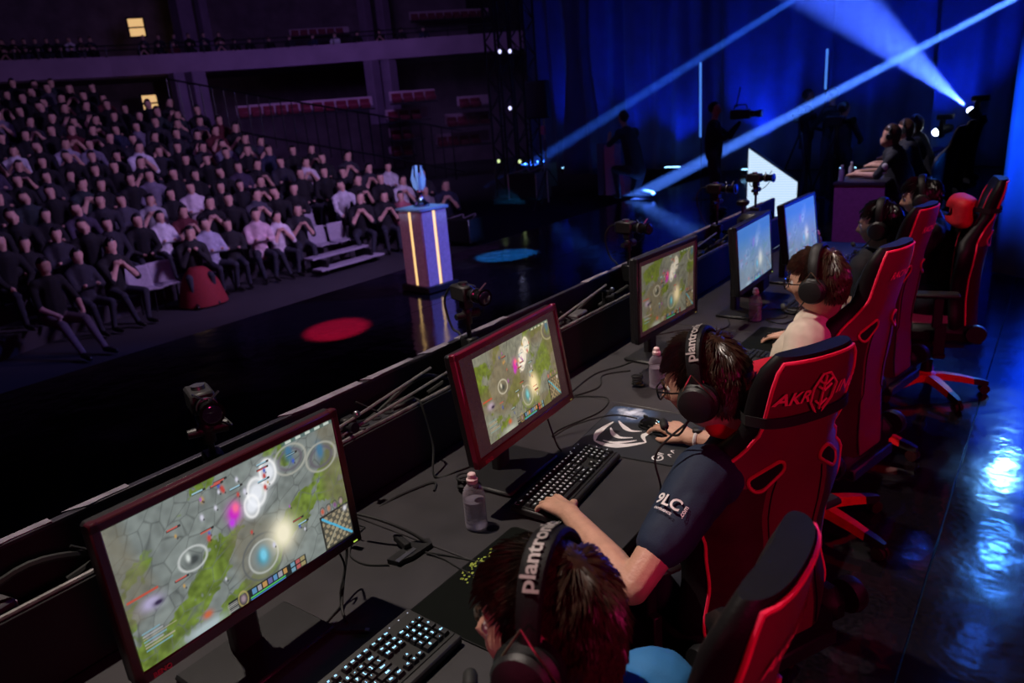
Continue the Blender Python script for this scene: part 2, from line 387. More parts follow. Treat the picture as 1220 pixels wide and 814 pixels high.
# ---------------------------------------------------------------- curtains
def curtain_mat(name, col):
    return mat(name, col, .75, var=.2, vs=3, sheen=.3)
M_cur = curtain_mat('blue_velour', (.05, .08, .32))
def curtain(label, P, Q, z0, z1, amp=.09, folds=3.2, seed=0, sag=0, group=None, gather=0):
    P = Vector(P); Q = Vector(Q); L = (Q-P).length; t = (Q-P).normalized(); n = Vector((-t.y, t.x))
    nu = max(24, int(L*22)); nv = 14; mb = MB()
    def fn(u, v):
        s = u*L; a = noise.noise(Vector((s*.8+seed, seed, v*.6)))
        d = amp*math.sin(s*folds*2*PI/1.0*.5 + 3*a + seed) * (.55+.6*abs(noise.noise(Vector((s*.5, seed+4, 0))))*2)
        if gather: s = L/2 + (s-L/2)*(1-gather*math.sin(PI*min(1, v*1.1))**2)
        p = P + t*s + n*(d + .15*noise.noise(Vector((s*.3, seed, v))))
        return (p.x, p.y, z0 + (z1-z0)*v)
    mb.grid(fn, nu, nv)
    o = mb.build('curtain', M_cur, None, True, label=label, cat='curtain', group=group)
    m = o.modifiers.new('s', 'SOLIDIFY'); m.thickness = .012
    return o
curtain('tall deep blue stage curtain behind the speaker stand and truss', (-11.9, 18.7), (-8.3, 18.7), 0.02, 7.5, seed=1)
curtain('tall blue stage curtain behind the kneeling figure in the middle of the back wall', (-8.5, 18.3), (-5.4, 18.3), 0.02, 7.5, seed=2, amp=.12)
curtain('blue stage curtain behind the standing cameraman', (-5.6, 17.6), (-3.2, 17.6), 0.02, 7.5, seed=3, amp=.14, folds=2.4)
curtain('dark blue stage curtain behind the bright beam', (-3.3, 18.2), (-1.0, 18.2), 0.02, 7.5, seed=4)
curtain('blue stage curtain behind the lit moving head lamps', (-1.2, 17.7), (4.3, 17.7), 0.02, 7.5, seed=5, amp=.12)
curtain('bright blue side curtain hanging at the right edge behind the chairs', (.66, 8.25), (2.6, 8.0), .01, 4.5, seed=8, amp=.1, folds=2.2)
curtain('gathered narrow blue swag curtain beside the dark drape left of the kneeling figure', (-9.9, 17.3), (-8.6, 17.3), .02, 7.2, seed=9, amp=.1, folds=3, gather=.5)

# floor uplights that wash the curtains
M_lens_b = mat('blue_lens', (.3, .5, 1), .2, emit=(.25, .6, 1), es=6)
M_lens_w = mat('white_lens', (.6, .7, 1), .2, emit=(.65, .75, 1), es=16)
def uplight(x, y, label, power=90, group=None, aimx=0):
    t = empty('floor_uplight', label, 'stage light', (x, y, 0), 0, group)
    MB().box((0, 0, .07), (.42, .16, .1)).build('housing', M_black, t)
    MB().box((0, 0, .125), (.38, .11, .012)).build('lens', M_lens_b, t)
    for s in (-1, 1): MB().box((s*.19, 0, .02), (.03, .14, .04)).build('foot', M_black, t)
    light('SPOT', 'uplight_beam', (x, y, .2), (x+aimx, y+.62, 1.9), power*1.15, (.008, .07, 1), .05, 66, .9)
uplight(-10.1, 17.9, 'small blue LED uplight on the floor by the dark speaker stand', 150)
uplight(-6.85, 17.6, 'small blue LED uplight on the floor left of the cameraman', 110)
uplight(-8.2, 17.2, 'small blue LED uplight on the floor beside the pink stage plinth', 130)
uplight(-4.6, 16.8, 'small blue LED uplight hidden behind the cameraman legs', 300)
uplight(-2.6, 16.8, 'small blue LED uplight behind the far camera crew', 130)
uplight(-.9, 16.6, 'small blue LED uplight behind the far team chairs', 330)
uplight(1.2, 7.6, 'blue LED uplight at the foot of the right side curtain', 150)
# moving heads and light beams through the haze
def moving_head(label, loc, aim, power, color, angle, lens, blend=.15, r=.055):
    t = empty('moving_head_lamp', label, 'stage light', loc)
    d = (Vector(aim)-Vector(loc)).normalized(); q = d.to_track_quat('Z', 'Y').to_matrix().to_4x4()
    b = MB().lathe([(r*.7, -.2), (r*1.2, -.15), (r*1.3, 0), (r*1.15, .06), (r*1.05, .06), (r*1.0, .045)], 20, M=q).build('head', M_black, t)
    MB().lathe([(.001, .05), (r, .05), (r*.8, .063), (.001, .068)], 20, M=q).ball((0, 0, .055), r*.95, 14, M=q).build('lens', lens, b)
    y = MB()
    for s in (-1, 1): y.box((.03, s*(r*1.3+.03), .03), (.05, .03, .24))
    y.box((.04, 0, .15), (.07, r*3.6, .03)); y.build('yoke', M_black, t)
    MB().box((.06, 0, .19), (.2, .2, .07)).build('base', M_black, t)
    light('SPOT', 'lamp_beam', Vector(loc)+d*.13, aim, power, color, .012, angle, blend)
    return t
moving_head('small bright moving head lamp at upper right throwing a wide blue cone', (.04, 12, 1.32), (-3.2, 12.4, 4.3), 95000, (.05, .13, 1), 22, M_lens_w, .6, .05)
moving_head('second smaller lamp lower left of the bright wide one, seen as a white slit', (-.36, 12.1, 1.1), (-2.2, 10.2, .5), 20, (.4, .5, 1), 20, M_lens_w, .5, .05)
moving_head('overhead lamp off the top right throwing the tight long blue beam', (3.1, 12, 3.98), (-7.2, 13.2, -.72), 3600000, (.07, .22, 1), 1.7, M_lens_b, .5)
moving_head('overhead lamp off the top throwing the fainter beam toward the speaker stand', (1.5, 13, 5.1), (-9.8, 14.2, .1), 1500000, (.03, .15, 1), 1.5, M_lens_b, .6)
light('SPOT', 'floor_pool_light', (-5.6, 4.6, 4.8), (-4.78, 7.72, 0), 42000, (.02, .35, 1), .03, 7.5, .12)
light('SPOT', 'floor_pool_light', (-9.8, 7.6, 4.8), (-7.7, 11.5, 0), 48000, (.03, .4, 1), .03, 7.5, .12)
light('SPOT', 'floor_pool_light', (-2.2, 1.5, 4.8), (-4.28, 4.35, 0), 52000, (1, .01, .06), .03, 6.5, .5)
# led tube lights standing on the curtain line
for lbl, x, y, z0, z1 in (('vertical blue light tube crossing behind the bright beam', -2.38, 14, 1.75, 2.4), ('slim vertical blue light tube left of the cameraman', -4.22, 13, 1.1, 2.36)):
    t = empty('tube_light', lbl, 'stage light', (x, y, 0))
    MB().tube([(0, 0, z0), (0, 0, z1)], .018, 10).build('tube', mat('tube_glow', (.2, .4, 1), .4, emit=(.08, .28, 1), es=.9), t)
    MB().tube([(0, 0.03, 0.02), (0, .03, z1)], .012, 8).lathe([(.16, 0), (.16, .015), (.02, .03)], 16, (0, .03, 0)).build('stand', M_black, t)

# ---------------------------------------------------------------- truss tower
def truss(label, x, y, z1, w, M=M_dmetal):
    t = empty('truss_tower', label, 'truss', (x, y, 0))
    mb = MB()
    for a in (-1, 1):
        for b in (-1, 1): MB().tube([(a*w/2, b*w/2, .02), (a*w/2, b*w/2, z1)], .025, 8).build('chord', M, t)
    k = 0; z = .1
    while z < z1-w:
        for a in (-1, 1):
            s = 1 if k % 2 else -1
            mb.tube([(a*w/2, -s*w/2, z), (a*w/2, s*w/2, z+w)], .012, 5); mb.tube([(-s*w/2, a*w/2, z), (s*w/2, a*w/2, z+w)], .012, 5)
        z += w; k += 1
    mb.build('lacing', M, t, kind='stuff')
    MB().box((0, 0, .02), (w+.2, w+.2, .03)).build('base_plate', M, t)
    return t
truss('tall dark truss tower at the left end of the blue curtains', -8.6, 13.0, 7.2, .34)
truss('second dark truss tower just right of the first one', -7.95, 13.0, 7.2, .34)
M_led_w = mat('small_led', (.6, .6, 1), .4, emit=(.6, .6, 1), es=2.2); M_led_y = mat('yellow_led', (.8, .9, .4), .4, emit=(.7, .9, .4), es=1.2)
for i, (dx, z, m, l) in enumerate([(-.25, 2.95, 0, 'upper left'), (.0, 2.93, 0, 'upper right'), (-.1, 1.85, 0, 'middle'), (.05, .78, 1, 'lower yellow'), (.0, .45, 0, 'lowest'), (-.5, .8, 1, 'lower left yellow')]):
    t = empty('truss_lamp', 'tiny glowing lamp on the truss tower, the %s one' % l, 'lamp', (-8.1+dx, 12.78, z))
    MB().box((0, .03, 0), (.14, .1, .1)).build('body', M_black, t); MB().ball((0, -.03, 0), (.04, .02, .04), 8).build('lens', M_led_y if m else M_led_w, t)
# loudspeaker on a stand
t = empty('speaker_stand', 'thin pole stand with tripod legs under the dark panel by the curtains', 'stand', (-6.72, 11.75, 0))
MB().tube([(0, 0, .1), (0, 0, 1.62)], .018, 8).build('pole', M_metal, t)
for k in range(3):
    a = k*2*PI/3+.4; MB().tube([(0, 0, .75), (.45*math.cos(a), .45*math.sin(a), .01)], .011, 6).build('leg', M_dmetal, t)
MB().box((0, -.04, 1.42), (.09, .08, .16)).build('dimmer_box', mat('pinkish_box', (.4, .15, .3), .5), t)
MB().box((0.03, -.05, 1.15), (.05, .05, .2)).build('cable_box', mat('pale_tape', (.12, .14, .3), .5), t)
t = empty('loudspeaker', 'flat dark blue loudspeaker panel on top of the thin stand', 'speaker', (-6.82, 11.75, 1.62))
MB().box((0, 0, .34), (.42, .22, .66), rotm(0, 0, .2), ch=.02).build('cabinet', mat('blue_grey_cabinet', (.012, .016, .04), .6), t)
MB().box((0, -.115, .34), (.38, .012, .6), rotm(0, 0, .2), ch=.004).build('grille', mat('blue_grey_grille', (.016, .022, .05), .7), t)
# plinth + analyst side object
t = empty('stage_plinth', 'pinkish lit plinth with curved edge beside the kneeling dark figure', 'plinth', (-6.3, 13.55, 0))
MB().box((-.22, 0, .52), (.16, .3, 1.04), ch=.02).build('side_column', mat('navy_column', (.08, .08, .16), .4), t)
MB().prism([(-.12, 0), (.3, 0), (.33, .25), (.26, .42), (.12, .6), (.1, .8), (.12, 1.0), (-.12, 1.0)], -.14, .14, rotm(PI/2, 0, 0)).build('front_panel', mat('pink_panel', (.5, .2, .35), .4, coat=.3), t)

# ---------------------------------------------------------------- podium and trophy
t = empty('trophy_podium', 'white square podium with glowing gold light strips on the dark stage', 'podium', (-4.52, 5.95, 0), math.radians(-6))
M_podw = mat('podium_white', (.62, .55, .66), .35); M_gold = mat('gold_led_strip', (1, .8, .4), .4, emit=(1, .66, .25), es=1.15)
for (c, d, n) in [((0, 0, .04), (.46, .46, .07), 'base'), ((0, 0, .905), (.42, .42, .035), 'top_plate')]:
    MB().box(c, d, ch=.008).build(n, M_black if n == 'base' else mat('podium_top', (.25, .4, .6), .3), t)
MB().box((0, 0, .47), (.30, .30, .8), ch=.002).build('core', M_darkp, t)
for k in range(4):
    M = rotm(0, 0, k*PI/2)
    for s in (-1, 1): MB().box((s*.099, -.18, .475), (.158, .02, .82), M, ch=.003).build('side_panel', M_podw, t)
    MB().box((0, -.177, .475), (.03, .02, .82), M, ch=.002).build('light_strip', M_gold, t)
t = empty('trophy', 'crystal and blue trophy with tall pointed wings standing on the white podium', 'trophy', (-4.52, 5.95, .922), .3)
M_cry = mat('trophy_crystal', (.4, .6, 1), .25, .3); M_trm = mat('trophy_metal', (.3, .3, .4), .2, 1)
MB().lathe([(.09, 0), (.09, .03), (.06, .05), (.03, .09), (.022, .14), (.04, .18)], 16).build('foot', M_trm, t)
for k in range(5):
    a = k*2*PI/5
    MB().prism([(.02, 0), (.07, .06), (.085, .15), (.045, .29), (.05, .17), (.02, .1)], -.008, .008, rotm(PI/2, 0, a) @ Matrix.Identity(4)).build('wing', M_cry, t, loc=(0, 0, .15))
MB().lathe([(.02, .16), (.04, .2), (.035, .28), (.01, .36)], 8).build('crystal', M_cry, t)
MB().ball((0, 0, .17), (.035, .035, .025), 10).build('red_gem', mat('red_gem', (.8, .05, .05), .2, emit=(1, .15, .1), es=.5), t)  # gem is no lamp; its red glint is put in as emission

# ---------------------------------------------------------------- led screen block
t = empty('led_screen', 'glowing white blue slanted display standing on the stage behind the desk', 'screen', (-2.3, 11.0, 0))
out = [(-.36, .02), (.37, .02), (.38, .56), (-.345, 1.06)]
MB().prism(out, -.05, .05, rotm(PI/2, 0, 0)).build('cabinet', M_black, t)
sm = bpy.data.materials.new('display_glow'); sm.use_nodes = True; nt = sm.node_tree; b = nt.nodes['Principled BSDF']
tc = nt.nodes.new('ShaderNodeTexCoord'); wv = nt.nodes.new('ShaderNodeTexWave'); wv.bands_direction = 'Z'; wv.inputs['Scale'].default_value = 9; wv.inputs['Distortion'].default_value = .3
cr = nt.nodes.new('ShaderNodeValToRGB'); cr.color_ramp.elements[0].color = (.45, .7, 1, 1); cr.color_ramp.elements[1].color = (.75, .88, 1, 1)
nt.links.new(tc.outputs['Object'], wv.inputs[0]); nt.links.new(wv.outputs[0], cr.inputs[0]); nt.links.new(cr.outputs[0], b.inputs['Emission Color'])
b.inputs['Emission Strength'].default_value = 1.0; b.inputs['Base Color'].default_value = (.02, .02, .03, 1)
MB().prism([(-.35, .03), (.36, .03), (.37, .55), (-.335, 1.035)], .05, .058, rotm(PI/2, 0, 0)).build('display', sm, t)
# ================================================================ FIGURES
def nearest_tag(me, caps):
    n = len(me.polygons); ce = np.empty(n*3); me.polygons.foreach_get('center', ce); ce = ce.reshape(-1, 3)
    best = np.full(n, 1e9); tag = np.zeros(n, np.int32)
    for a, b, ra, rb, mi in caps:
        a = np.array(a); b = np.array(b); d = b-a; L = max(d@d, 1e-9)
        t = np.clip((ce-a)@d/L, 0, 1); p = a+t[:, None]*d
        q = np.linalg.norm(ce-p, axis=1) - (ra+(rb-ra)*t)
        m = q < best; best[m] = q[m]; tag[m] = mi
    me.polygons.foreach_set('material_index', tag)
def figure(caps, voxel, mats, sm=3):
    mb = MB()
    for a, b, ra, rb, mi in caps: mb.cap(a, b, ra, rb, 10)
    me = remesh(mb, voxel, sm); me.materials.clear()
    for m in mats: me.materials.append(m)
    nearest_tag(me, caps); return me
M_shirt = mat('crowd_shirt', (.1, .1, .1), .85, objcol=True, vs=12, var=.2)
M_trous = mat('dark_trousers', (.02, .022, .035), .85)
M_cskin = mat('crowd_skin', (.5, .3, .24), .6)
def seated(var, voxel=.022, mats=None):
    r = random.Random(var); j = lambda s: r.uniform(-s, s)
    lean = r.uniform(-.06, .2); hx = lean+.02; sw = .2+j(.015)
    caps = [((0, 0, .5), (lean*.5, 0, .78), .15, .155, 2), ((lean*.5, 0, .78), (lean, 0, 1.0), .165, .15, 0), ((lean, -sw*.75, 1.0), (lean, sw*.75, 1.0), .075, .075, 0),
            ((lean, 0, 1.02), (hx, 0, 1.13), .055, .05, 1)]
    caps[0] = ((0, 0, .5), (lean*.5, 0, .72), .15, .155, 0)
    hz = 1.22; tilt = j(.05)
    caps += [((hx+.01, tilt*.2, hz-.02), (hx, tilt, hz+.035), .078, .09, 1), ((hx+.05, tilt*.3, hz-.06), (hx+.045, tilt*.3, hz-.055), .05, .05, 1), ((hx+.088, tilt*.4, hz-.015), (hx+.094, tilt*.4, hz-.02), .014, .016, 1),
             ((hx-.045, tilt, hz+.03), (hx-.006, tilt, hz+.078), .09, .082, 3), ((hx-.05, tilt, hz-.03), (hx-.04, tilt, hz+.02), .07, .088, 3), ((hx-.035, tilt-.045, hz+.03), (hx-.035, tilt+.045, hz+.03), .052, .052, 3)]
    if var % 4 == 1: caps += [((hx-.06, tilt+.05, hz+.03), (hx-.05, tilt+.06, hz-.15), .05, .04, 3), ((hx-.06, tilt-.05, hz+.03), (hx-.05, tilt-.06, hz-.15), .05, .04, 3)]
    pose = var % 4
    for s in (-1, 1):
        kn = (.44+j(.03), s*(.13+r.uniform(0, .08)), .5); ft = (.42+j(.12), s*(.13+j(.04)), .06)
        caps += [((.02, s*.09, .52), kn, .09, .065, 2), (kn, ft, .058, .042, 2), (ft, (ft[0]+.16, ft[1]+s*.02, .04), .045, .035, 3)]
        sh = (lean, s*sw, .98)
        if pose == 0: el = (lean+.12, s*.25, .72); wr = (.3, s*.07, .62)
        elif pose == 1: el = (lean+.22, s*.22, .72); wr = (.26, s*.04+j(.05), .98)
        elif pose == 2: el = (lean+.16, s*.24, .74); wr = (.34, s*.13, .6)
        else: el = (lean+.15, s*.22, .76); wr = (lean+.2, -s*.1, .8)
        caps += [(sh, el, .064, .055, 0), (el, wr, .05, .04, 1 if var in (1, 5) else 0), (wr, (wr[0]+.06, wr[1]-s*.01, wr[2]), .034, .026, 1)]
    me = figure(caps, voxel, mats or [M_shirt, M_cskin, M_trous, M_hair3])
    for p in me.polygons:
        c = p.center
        if c.z > hz-.10 and p.material_index in (1, 3):
            dx = c.x-hx; p.material_index = 3 if (c.z > hz+.075+.10*max(0, dx) or (dx < .035 and c.z > hz+.02) or (dx < -.015 and c.z > hz-.06)) else 1
    return me
CROWD = [seated(k) for k in range(8)]
for k, me in enumerate(CROWD): me.name = 'seated_figure'
PAL = [(.006, .006, .009)]*20 + [(.02, .02, .03)]*5 + [(.05, .05, .07), (.015, .02, .05), (.08, .012, .02), (.5, .5, .55), (.6, .55, .6), (.15, .14, .2), (.015, .025, .03), (.3, .09, .12), (.04, .03, .06)]
LAB = {}
# individually told-apart people: (row, nearest y) -> label, shirt colour
SPEC = [(0, 4.9, 'seated spectator in dark clothes at the left end of the front row', (.02, .02, .03)),
        (0, 5.55, 'spectator in black top next to the empty grey seats, front row', (.01, .01, .012)),
        (0, 7.5, 'seated person in light plaid shirt with crossed legs, front row', (.35, .35, .45)),
        (0, 8.0, 'person in all dark clothing between plaid and pink shirts, front row', (.012, .012, .014)),
        (0, 8.5, 'person in pale pink t-shirt leaning forward, front row', (.55, .4, .45)),
        (0, 9.0, 'person in white t-shirt resting forearms on knees, front row', (.6, .55, .6)),
        (0, 9.5, 'slim person in black dress with light bag, front row before the bench gap', (.015, .015, .02)),
        (0, 12.5, 'person in grey sweatshirt at the right end of the front row near podium', (.22, .2, .26)),
        (1, 6.9, 'person in white shirt with red scarf in the second row', (.6, .6, .65)),
        (2, 7.6, 'person in black and white striped top in the third row', (.3, .3, .34)),
        (5, 8.5, 'person in white t-shirt with small dark print, mid crowd', (.6, .6, .68)),
        (6, 7.9, 'large person in pale grey shirt in the upper left crowd', (.3, .28, .36))]
used = set(); n = 0
for i in range(13):
    zf = -1+.27*i; y = YMIN[i] + .1*(i % 2)
    while y < YMAX[i]:
        yy = y + RNG.uniform(-.06, .06); y += .5
        if i == 0 and (5.75 < yy < 7.25 or 9.85 < yy < 10.6): continue
        if i == 1 and 10.1 < yy < 10.7: continue
        if RNG.rand() < .04 and i > 1: continue
        lab = grp = None; colr = PAL[RNG.randint(len(PAL))]
        for q, (ri, ry, l, c) in enumerate(SPEC):
            if ri == i and q not in used and abs(ry-yy) < .27: lab = l; colr = c; used.add(q); break
        if lab is None: lab = 'seated spectator in the dim purple lit crowd, %s rows' % ('front', 'lower middle', 'upper middle', 'highest')[min(3, i//3)] if i > 1 else 'dark clothed spectator seated in the front rows of the crowd'
        grp = 'spectators seated in the stand'
        o = link('spectator', CROWD[RNG.randint(8)], None, lab, None, 'person', grp)
        ax = xr(i, yy); o.location = (ax+.02, yy, zf); o.rotation_euler = (0, 0, math.atan2(5-yy, -4-ax)*.75 + RNG.uniform(-.3, .3))
        s = RNG.uniform(.94, 1.06); o.scale = (s, s, s); o.color = (*colr, 1)
        n += 1
# benches / seat shells under each row; every shell that shows empty is a thing
def seat_shell():
    mb = MB()
    def fn(u, v):
        y = (u-.5)*.42; s = v
        if s < .5: x = .22-.42*s*2*.95; z = .44 + .015*math.cos(y*9) - .02*math.sin(PI*s*2)
        else: q = (s-.5)*2; x = -.18-.06*q - .02*math.cos(y*8); z = .44+.36*q
        return (x, y*(1-.12*max(0, v-.8)*5*.5), z)
    mb.grid(fn, 8, 12)
    return mb.mesh('seat_shell', M_seatpl)
SH = seat_shell()
def seat(x, y, z, rz, label, group=None):
    t = empty('stadium_seat', label, 'seat', (x, y, z), rz, group)
    o = link('shell', SH, t); m = o.modifiers.new('s', 'SOLIDIFY'); m.thickness = .02
    for s in (-1, 1): MB().tube([(.05, s*.12, .43), (-.02, s*.12, .01)], .018, 6).build('leg', M_dmetal, t)
for k, (x, y, z, l) in enumerate([(-11.15, 6.02, -1, 'empty grey plastic seat left of the red skirt, lit bluish'), (-11.2, 6.45, -1, 'empty grey plastic seat directly beside the red skirt'),
    (-11.3, 10.0, -1, 'leftmost empty grey seat of the middle front gap'), (-11.25, 10.5, -1, 'right empty grey seat of the middle front gap'), (-11.0, 12.0, -1, 'pale empty seat tipped beside the grey sweatshirt person'),
    (-12.1, 10.4, -.73, 'empty grey seat one row above the front gap')]):
    seat(x, y, z, -.1, l)
t = empty('bench', 'low bluish bench board running through the gap in the front row', 'bench', (-10.8, 9.9, -1))
MB().box((0, 0, .3), (.3, 1.5, .04)).build('board', M_seatpl, t)
MB().box((.35, 0, .12), (.3, 1.7, .04)).build('board', M_seatpl, t)
for s in (-1, 1): MB().box((.15, s*.6, .15), (.5, .06, .28)).build('leg', M_dmetal, t)
# woman in a red skirt, front row
t = empty('person', 'person in black top and long dark red skirt seated in the front row', 'person', (-11.05, 6.9, -1), -.35)
link('body', seated(33), t).color = (.012, .012, .014, 1)
MB().lathe([(.42, .02), (.40, .1), (.33, .35), (.26, .5), (.17, .62), (.12, .66)], 20, (.22, 0, 0)).build('skirt', mat('dark_red_skirt', (.2, .012, .02), .85), t)
# man at the left edge with outstretched legs
t = link('person', figure([((0, 0, .5), (.02, 0, .75), .17, .18, 0), ((.02, 0, .75), (.05, 0, 1.0), .18, .15, 0), ((.05, -.17, 1.03), (.05, .17, 1.03), .08, .08, 0), ((.06, 0, 1.05), (.08, 0, 1.16), .06, .055, 1),
    ((.09, 0, 1.23), (.08, 0, 1.28), .085, .092, 1), ((.05, 0, 1.28), (.07, 0, 1.31), .09, .09, 3),
    ((.0, .1, .5), (.5, .14, .48), .1, .07, 2), ((.5, .14, .48), (.85, .1, .1), .065, .045, 2), ((.85, .1, .07), (1.05, .12, .05), .05, .04, 3),
    ((.0, -.1, .5), (.48, -.18, .45), .1, .07, 2), ((.48, -.18, .45), (.8, -.2, .1), .065, .045, 2), ((.8, -.2, .07), (1.0, -.24, .05), .05, .04, 3),
    ((.05, .22, .98), (.2, .28, .72), .06, .05, 0), ((.2, .28, .72), (.42, .18, .58), .045, .035, 1), ((.05, -.22, .98), (.2, -.28, .72), .06, .05, 0), ((.2, -.28, .72), (.42, -.15, .58), .045, .035, 1)],
    .02, [M_shirt, M_cskin, mat('brown_jeans', (.11, .08, .09), .85), M_hair3]), None, 'person in black shirt and brown trousers with legs stretched out at the left edge', None, 'person')
t.location = (-10.35, 4.25, -1); t.rotation_euler = (0, 0, .15); t.color = (.012, .012, .014, 1)
# balcony audience (dark, behind the rail)
for k in range(46):
    q = k/46*4.6; i = int(q); f = q-i
    if 1.9 < q < 2.15 or (q > 3.0 and k % 2): continue
    a = Vector(BALC[i]); b = Vector(BALC[i+1]); p = a+(b-a)*f; tt = (b-a).normalized(); nn = Vector((-tt.y, tt.x))
    for row in range(2 if q < 2.8 else 1):
        pp = p + nn*(1.2+row*1.1)
        o = link('spectator', CROWD[RNG.randint(8)], None, 'dark spectator seated on the balcony behind the rail, %s row' % ('first', 'second')[row], None, 'person', 'spectators on the balcony')
        o.location = (pp.x, pp.y, 4.8+row*.45); o.rotation_euler = (0, 0, math.atan2(-nn.y, -nn.x)+RNG.uniform(-.3, .3)); o.color = (*PAL[RNG.randint(len(PAL))], 1)

# ---------------------------------------------------------------- crew on the stage
M_crew = mat('crew_black_clothes', (.012, .012, .016), .85)
def standing(caps_extra, skin=M_cskin):
    caps = [((0, 0, .95), (0, 0, 1.2), .14, .15, 0), ((0, 0, 1.2), (0, 0, 1.38), .15, .12, 0), ((0, -.15, 1.42), (0, .15, 1.42), .07, .07, 0), ((0, 0, 1.45), (.02, 0, 1.55), .055, .05, 1),
            ((.03, 0, 1.62), (.02, 0, 1.67), .078, .088, 1), ((-.015, 0, 1.68), (.005, 0, 1.7), .09, .085, 3), ((.11, 0, 1.62), (.11, 0, 1.615), .014, .014, 1)]
    for s in (-1, 1):
        caps += [((0, s*.09, .93), (.03, s*.11, .5), .1, .07, 2), ((.03, s*.11, .5), (0, s*.12, .08), .065, .045, 2), ((0, s*.12, .05), (.17, s*.14, .04), .045, .035, 3)]
    return figure(caps+caps_extra, .018, [M_crew, skin, M_trous, M_hair3])
t = link('person', standing([((0, .19, 1.38), (.22, .22, 1.2), .055, .045, 0), ((.22, .22, 1.2), (.38, .1, 1.42), .04, .033, 0), ((0, -.19, 1.38), (.2, -.24, 1.2), .055, .045, 0), ((.2, -.24, 1.2), (.36, -.08, 1.38), .04, .033, 0)]), None,
    'standing camera operator in black silhouetted against the bright blue curtain', None, 'person'); t.location = (-3.38, 11.5, 0); t.rotation_euler = (0, 0, .2)
t.scale = (.97, .97, .97)
def video_camera(label, loc, rz, tripod=True):
    t = empty('video_camera', label, 'camera', loc, rz)
    MB().box((0, 0, 0), (.3, .12, .14)).build('body', M_black, t)
    MB().tube([(.15, 0, 0), (.24, 0, 0), (.25, 0, 0), (.32, 0, 0)], [.045, .045, .055, .06], 14).build('lens', M_gloss, t)
    MB().tube([(-.1, 0, .08), (-.08, 0, .14), (.08, 0, .14), (.1, 0, .08)], .012, 6).build('handle', M_black, t)
    MB().box((-.12, .09, .04), (.1, .05, .05)).build('viewfinder', M_black, t)
    if tripod:
        MB().tube([(0, 0, -.08), (0, 0, -.5)], .03, 8).build('column', M_dmetal, t)
        for k in range(3):
            a = k*2*PI/3; MB().tube([(0, 0, -.2), (.42*math.cos(a), .42*math.sin(a), -loc[2]+.01)], .018, 6).build('leg', M_dmetal, t)
video_camera('shoulder video camera held up by the silhouetted operator', (-2.98, 11.55, 1.5), .1, False)
t = empty('camera_antenna', 'short tilted antenna stick rising above the operator camera', 'antenna', (-3.05, 11.55, 1.62)); MB().tube([(0, 0, 0), (.06, 0, .28)], .012, 6).build('rod', M_black, t)
MB().box((0, 0, .01), (.05, .05, .03)).build('mount', M_black, t)
t = link('person', figure([((0, 0, .5), (.12, 0, .85), .16, .17, 0), ((.12, 0, .85), (.24, 0, 1.12), .17, .14, 0), ((.25, -.17, 1.15), (.25, .17, 1.15), .08, .08, 0), ((.28, 0, 1.2), (.33, 0, 1.3), .055, .05, 1),
    ((.36, 0, 1.37), (.34, 0, 1.42), .08, .09, 1), ((.31, 0, 1.42), (.34, 0, 1.45), .09, .088, 3), ((.25, .2, 1.1), (.5, .22, .95), .06, .05, 0), ((.5, .22, .95), (.62, .1, 1.15), .045, .035, 1),
    ((.25, -.2, 1.1), (.5, -.22, .92), .06, .05, 0), ((.5, -.22, .92), (.62, -.05, 1.1), .045, .035, 1), ((0, .1, .5), (.4, .18, .52), .1, .075, 2), ((.4, .18, .52), (.3, .18, .08), .07, .05, 2),
    ((0, -.1, .5), (.2, -.15, .12), .1, .08, 2), ((.2, -.15, .12), (-.25, -.15, .08), .07, .05, 2), ((.3, .18, .05), (.45, .18, .04), .05, .04, 3)], .02, [M_crew, M_cskin, M_trous, M_hair3]), None,
    'dark crouching figure in black beside the pink plinth in front of the curtain', None, 'person')
t.location = (-5.5, 13.0, 0); t.rotation_euler = (0, 0, 2.7); t.scale = (1.08,)*3
crewm = standing([((0, .19, 1.38), (.18, .24, 1.15), .055, .045, 0), ((.18, .24, 1.15), (.36, .12, 1.28), .04, .033, 0), ((0, -.19, 1.38), (.1, -.26, 1.12), .055, .045, 0), ((.1, -.26, 1.12), (.28, -.12, 1.05), .04, .033, 0)])
for k, (x, y, z, rz, l) in enumerate([(-2.1, 13.4, 0, 2.6, 'dark crew member standing left behind the glowing display'), (-1.75, 12.6, -.25, 1.2, 'dark crew member crouched near the far team camera tripods'), (-2.75, 14.3, 0, .3, 'dark crew member partly hidden behind the others at far centre')]):
    o = link('person', crewm, None, l, None, 'person'); o.location = (x, y, 0); o.rotation_euler = (0, 0, rz); o.scale = (1, 1, 1 if z == 0 else .88)
video_camera('tripod video camera above the glowing display, on the left', (-2.45, 12.9, 1.35), 1.2)
video_camera('tripod video camera right beside the far team', (-1.75, 12.2, 1.3), -.5)
for k, (x, y, z, l) in enumerate([(-7.6, 12.4, 0, 'black flight case with white cables beside the truss tower'), (-8.6, 14.2, 0, 'second flight case behind the truss tower'), (-9.6, 12.6, -1, 'tall dark equipment case on the arena floor left of the truss')]):
    t = empty('flight_case', l, 'case', (x, y, z))
    MB().box((0, 0, .34), (.7, .5, .5), ch=.02).build('body', M_darkp, t)
    for s in (-1, 1):
        MB().box((s*.34, 0, .34), (.03, .52, .52), ch=.005).build('edge_trim', M_metal, t)
        MB().lathe([(.03, 0), (.03, .07)], 10, (s*.25, 0, 0.01)).build('caster', M_rubber, t)
    MB().tube(curve_pts([(-.3, -.1, .6), (-.1, .1, .66), (.1, -.1, .62), (.28, .1, .68), (.3, -.2, .5)]), .012, 6).build('cable', M_seatpl, t)

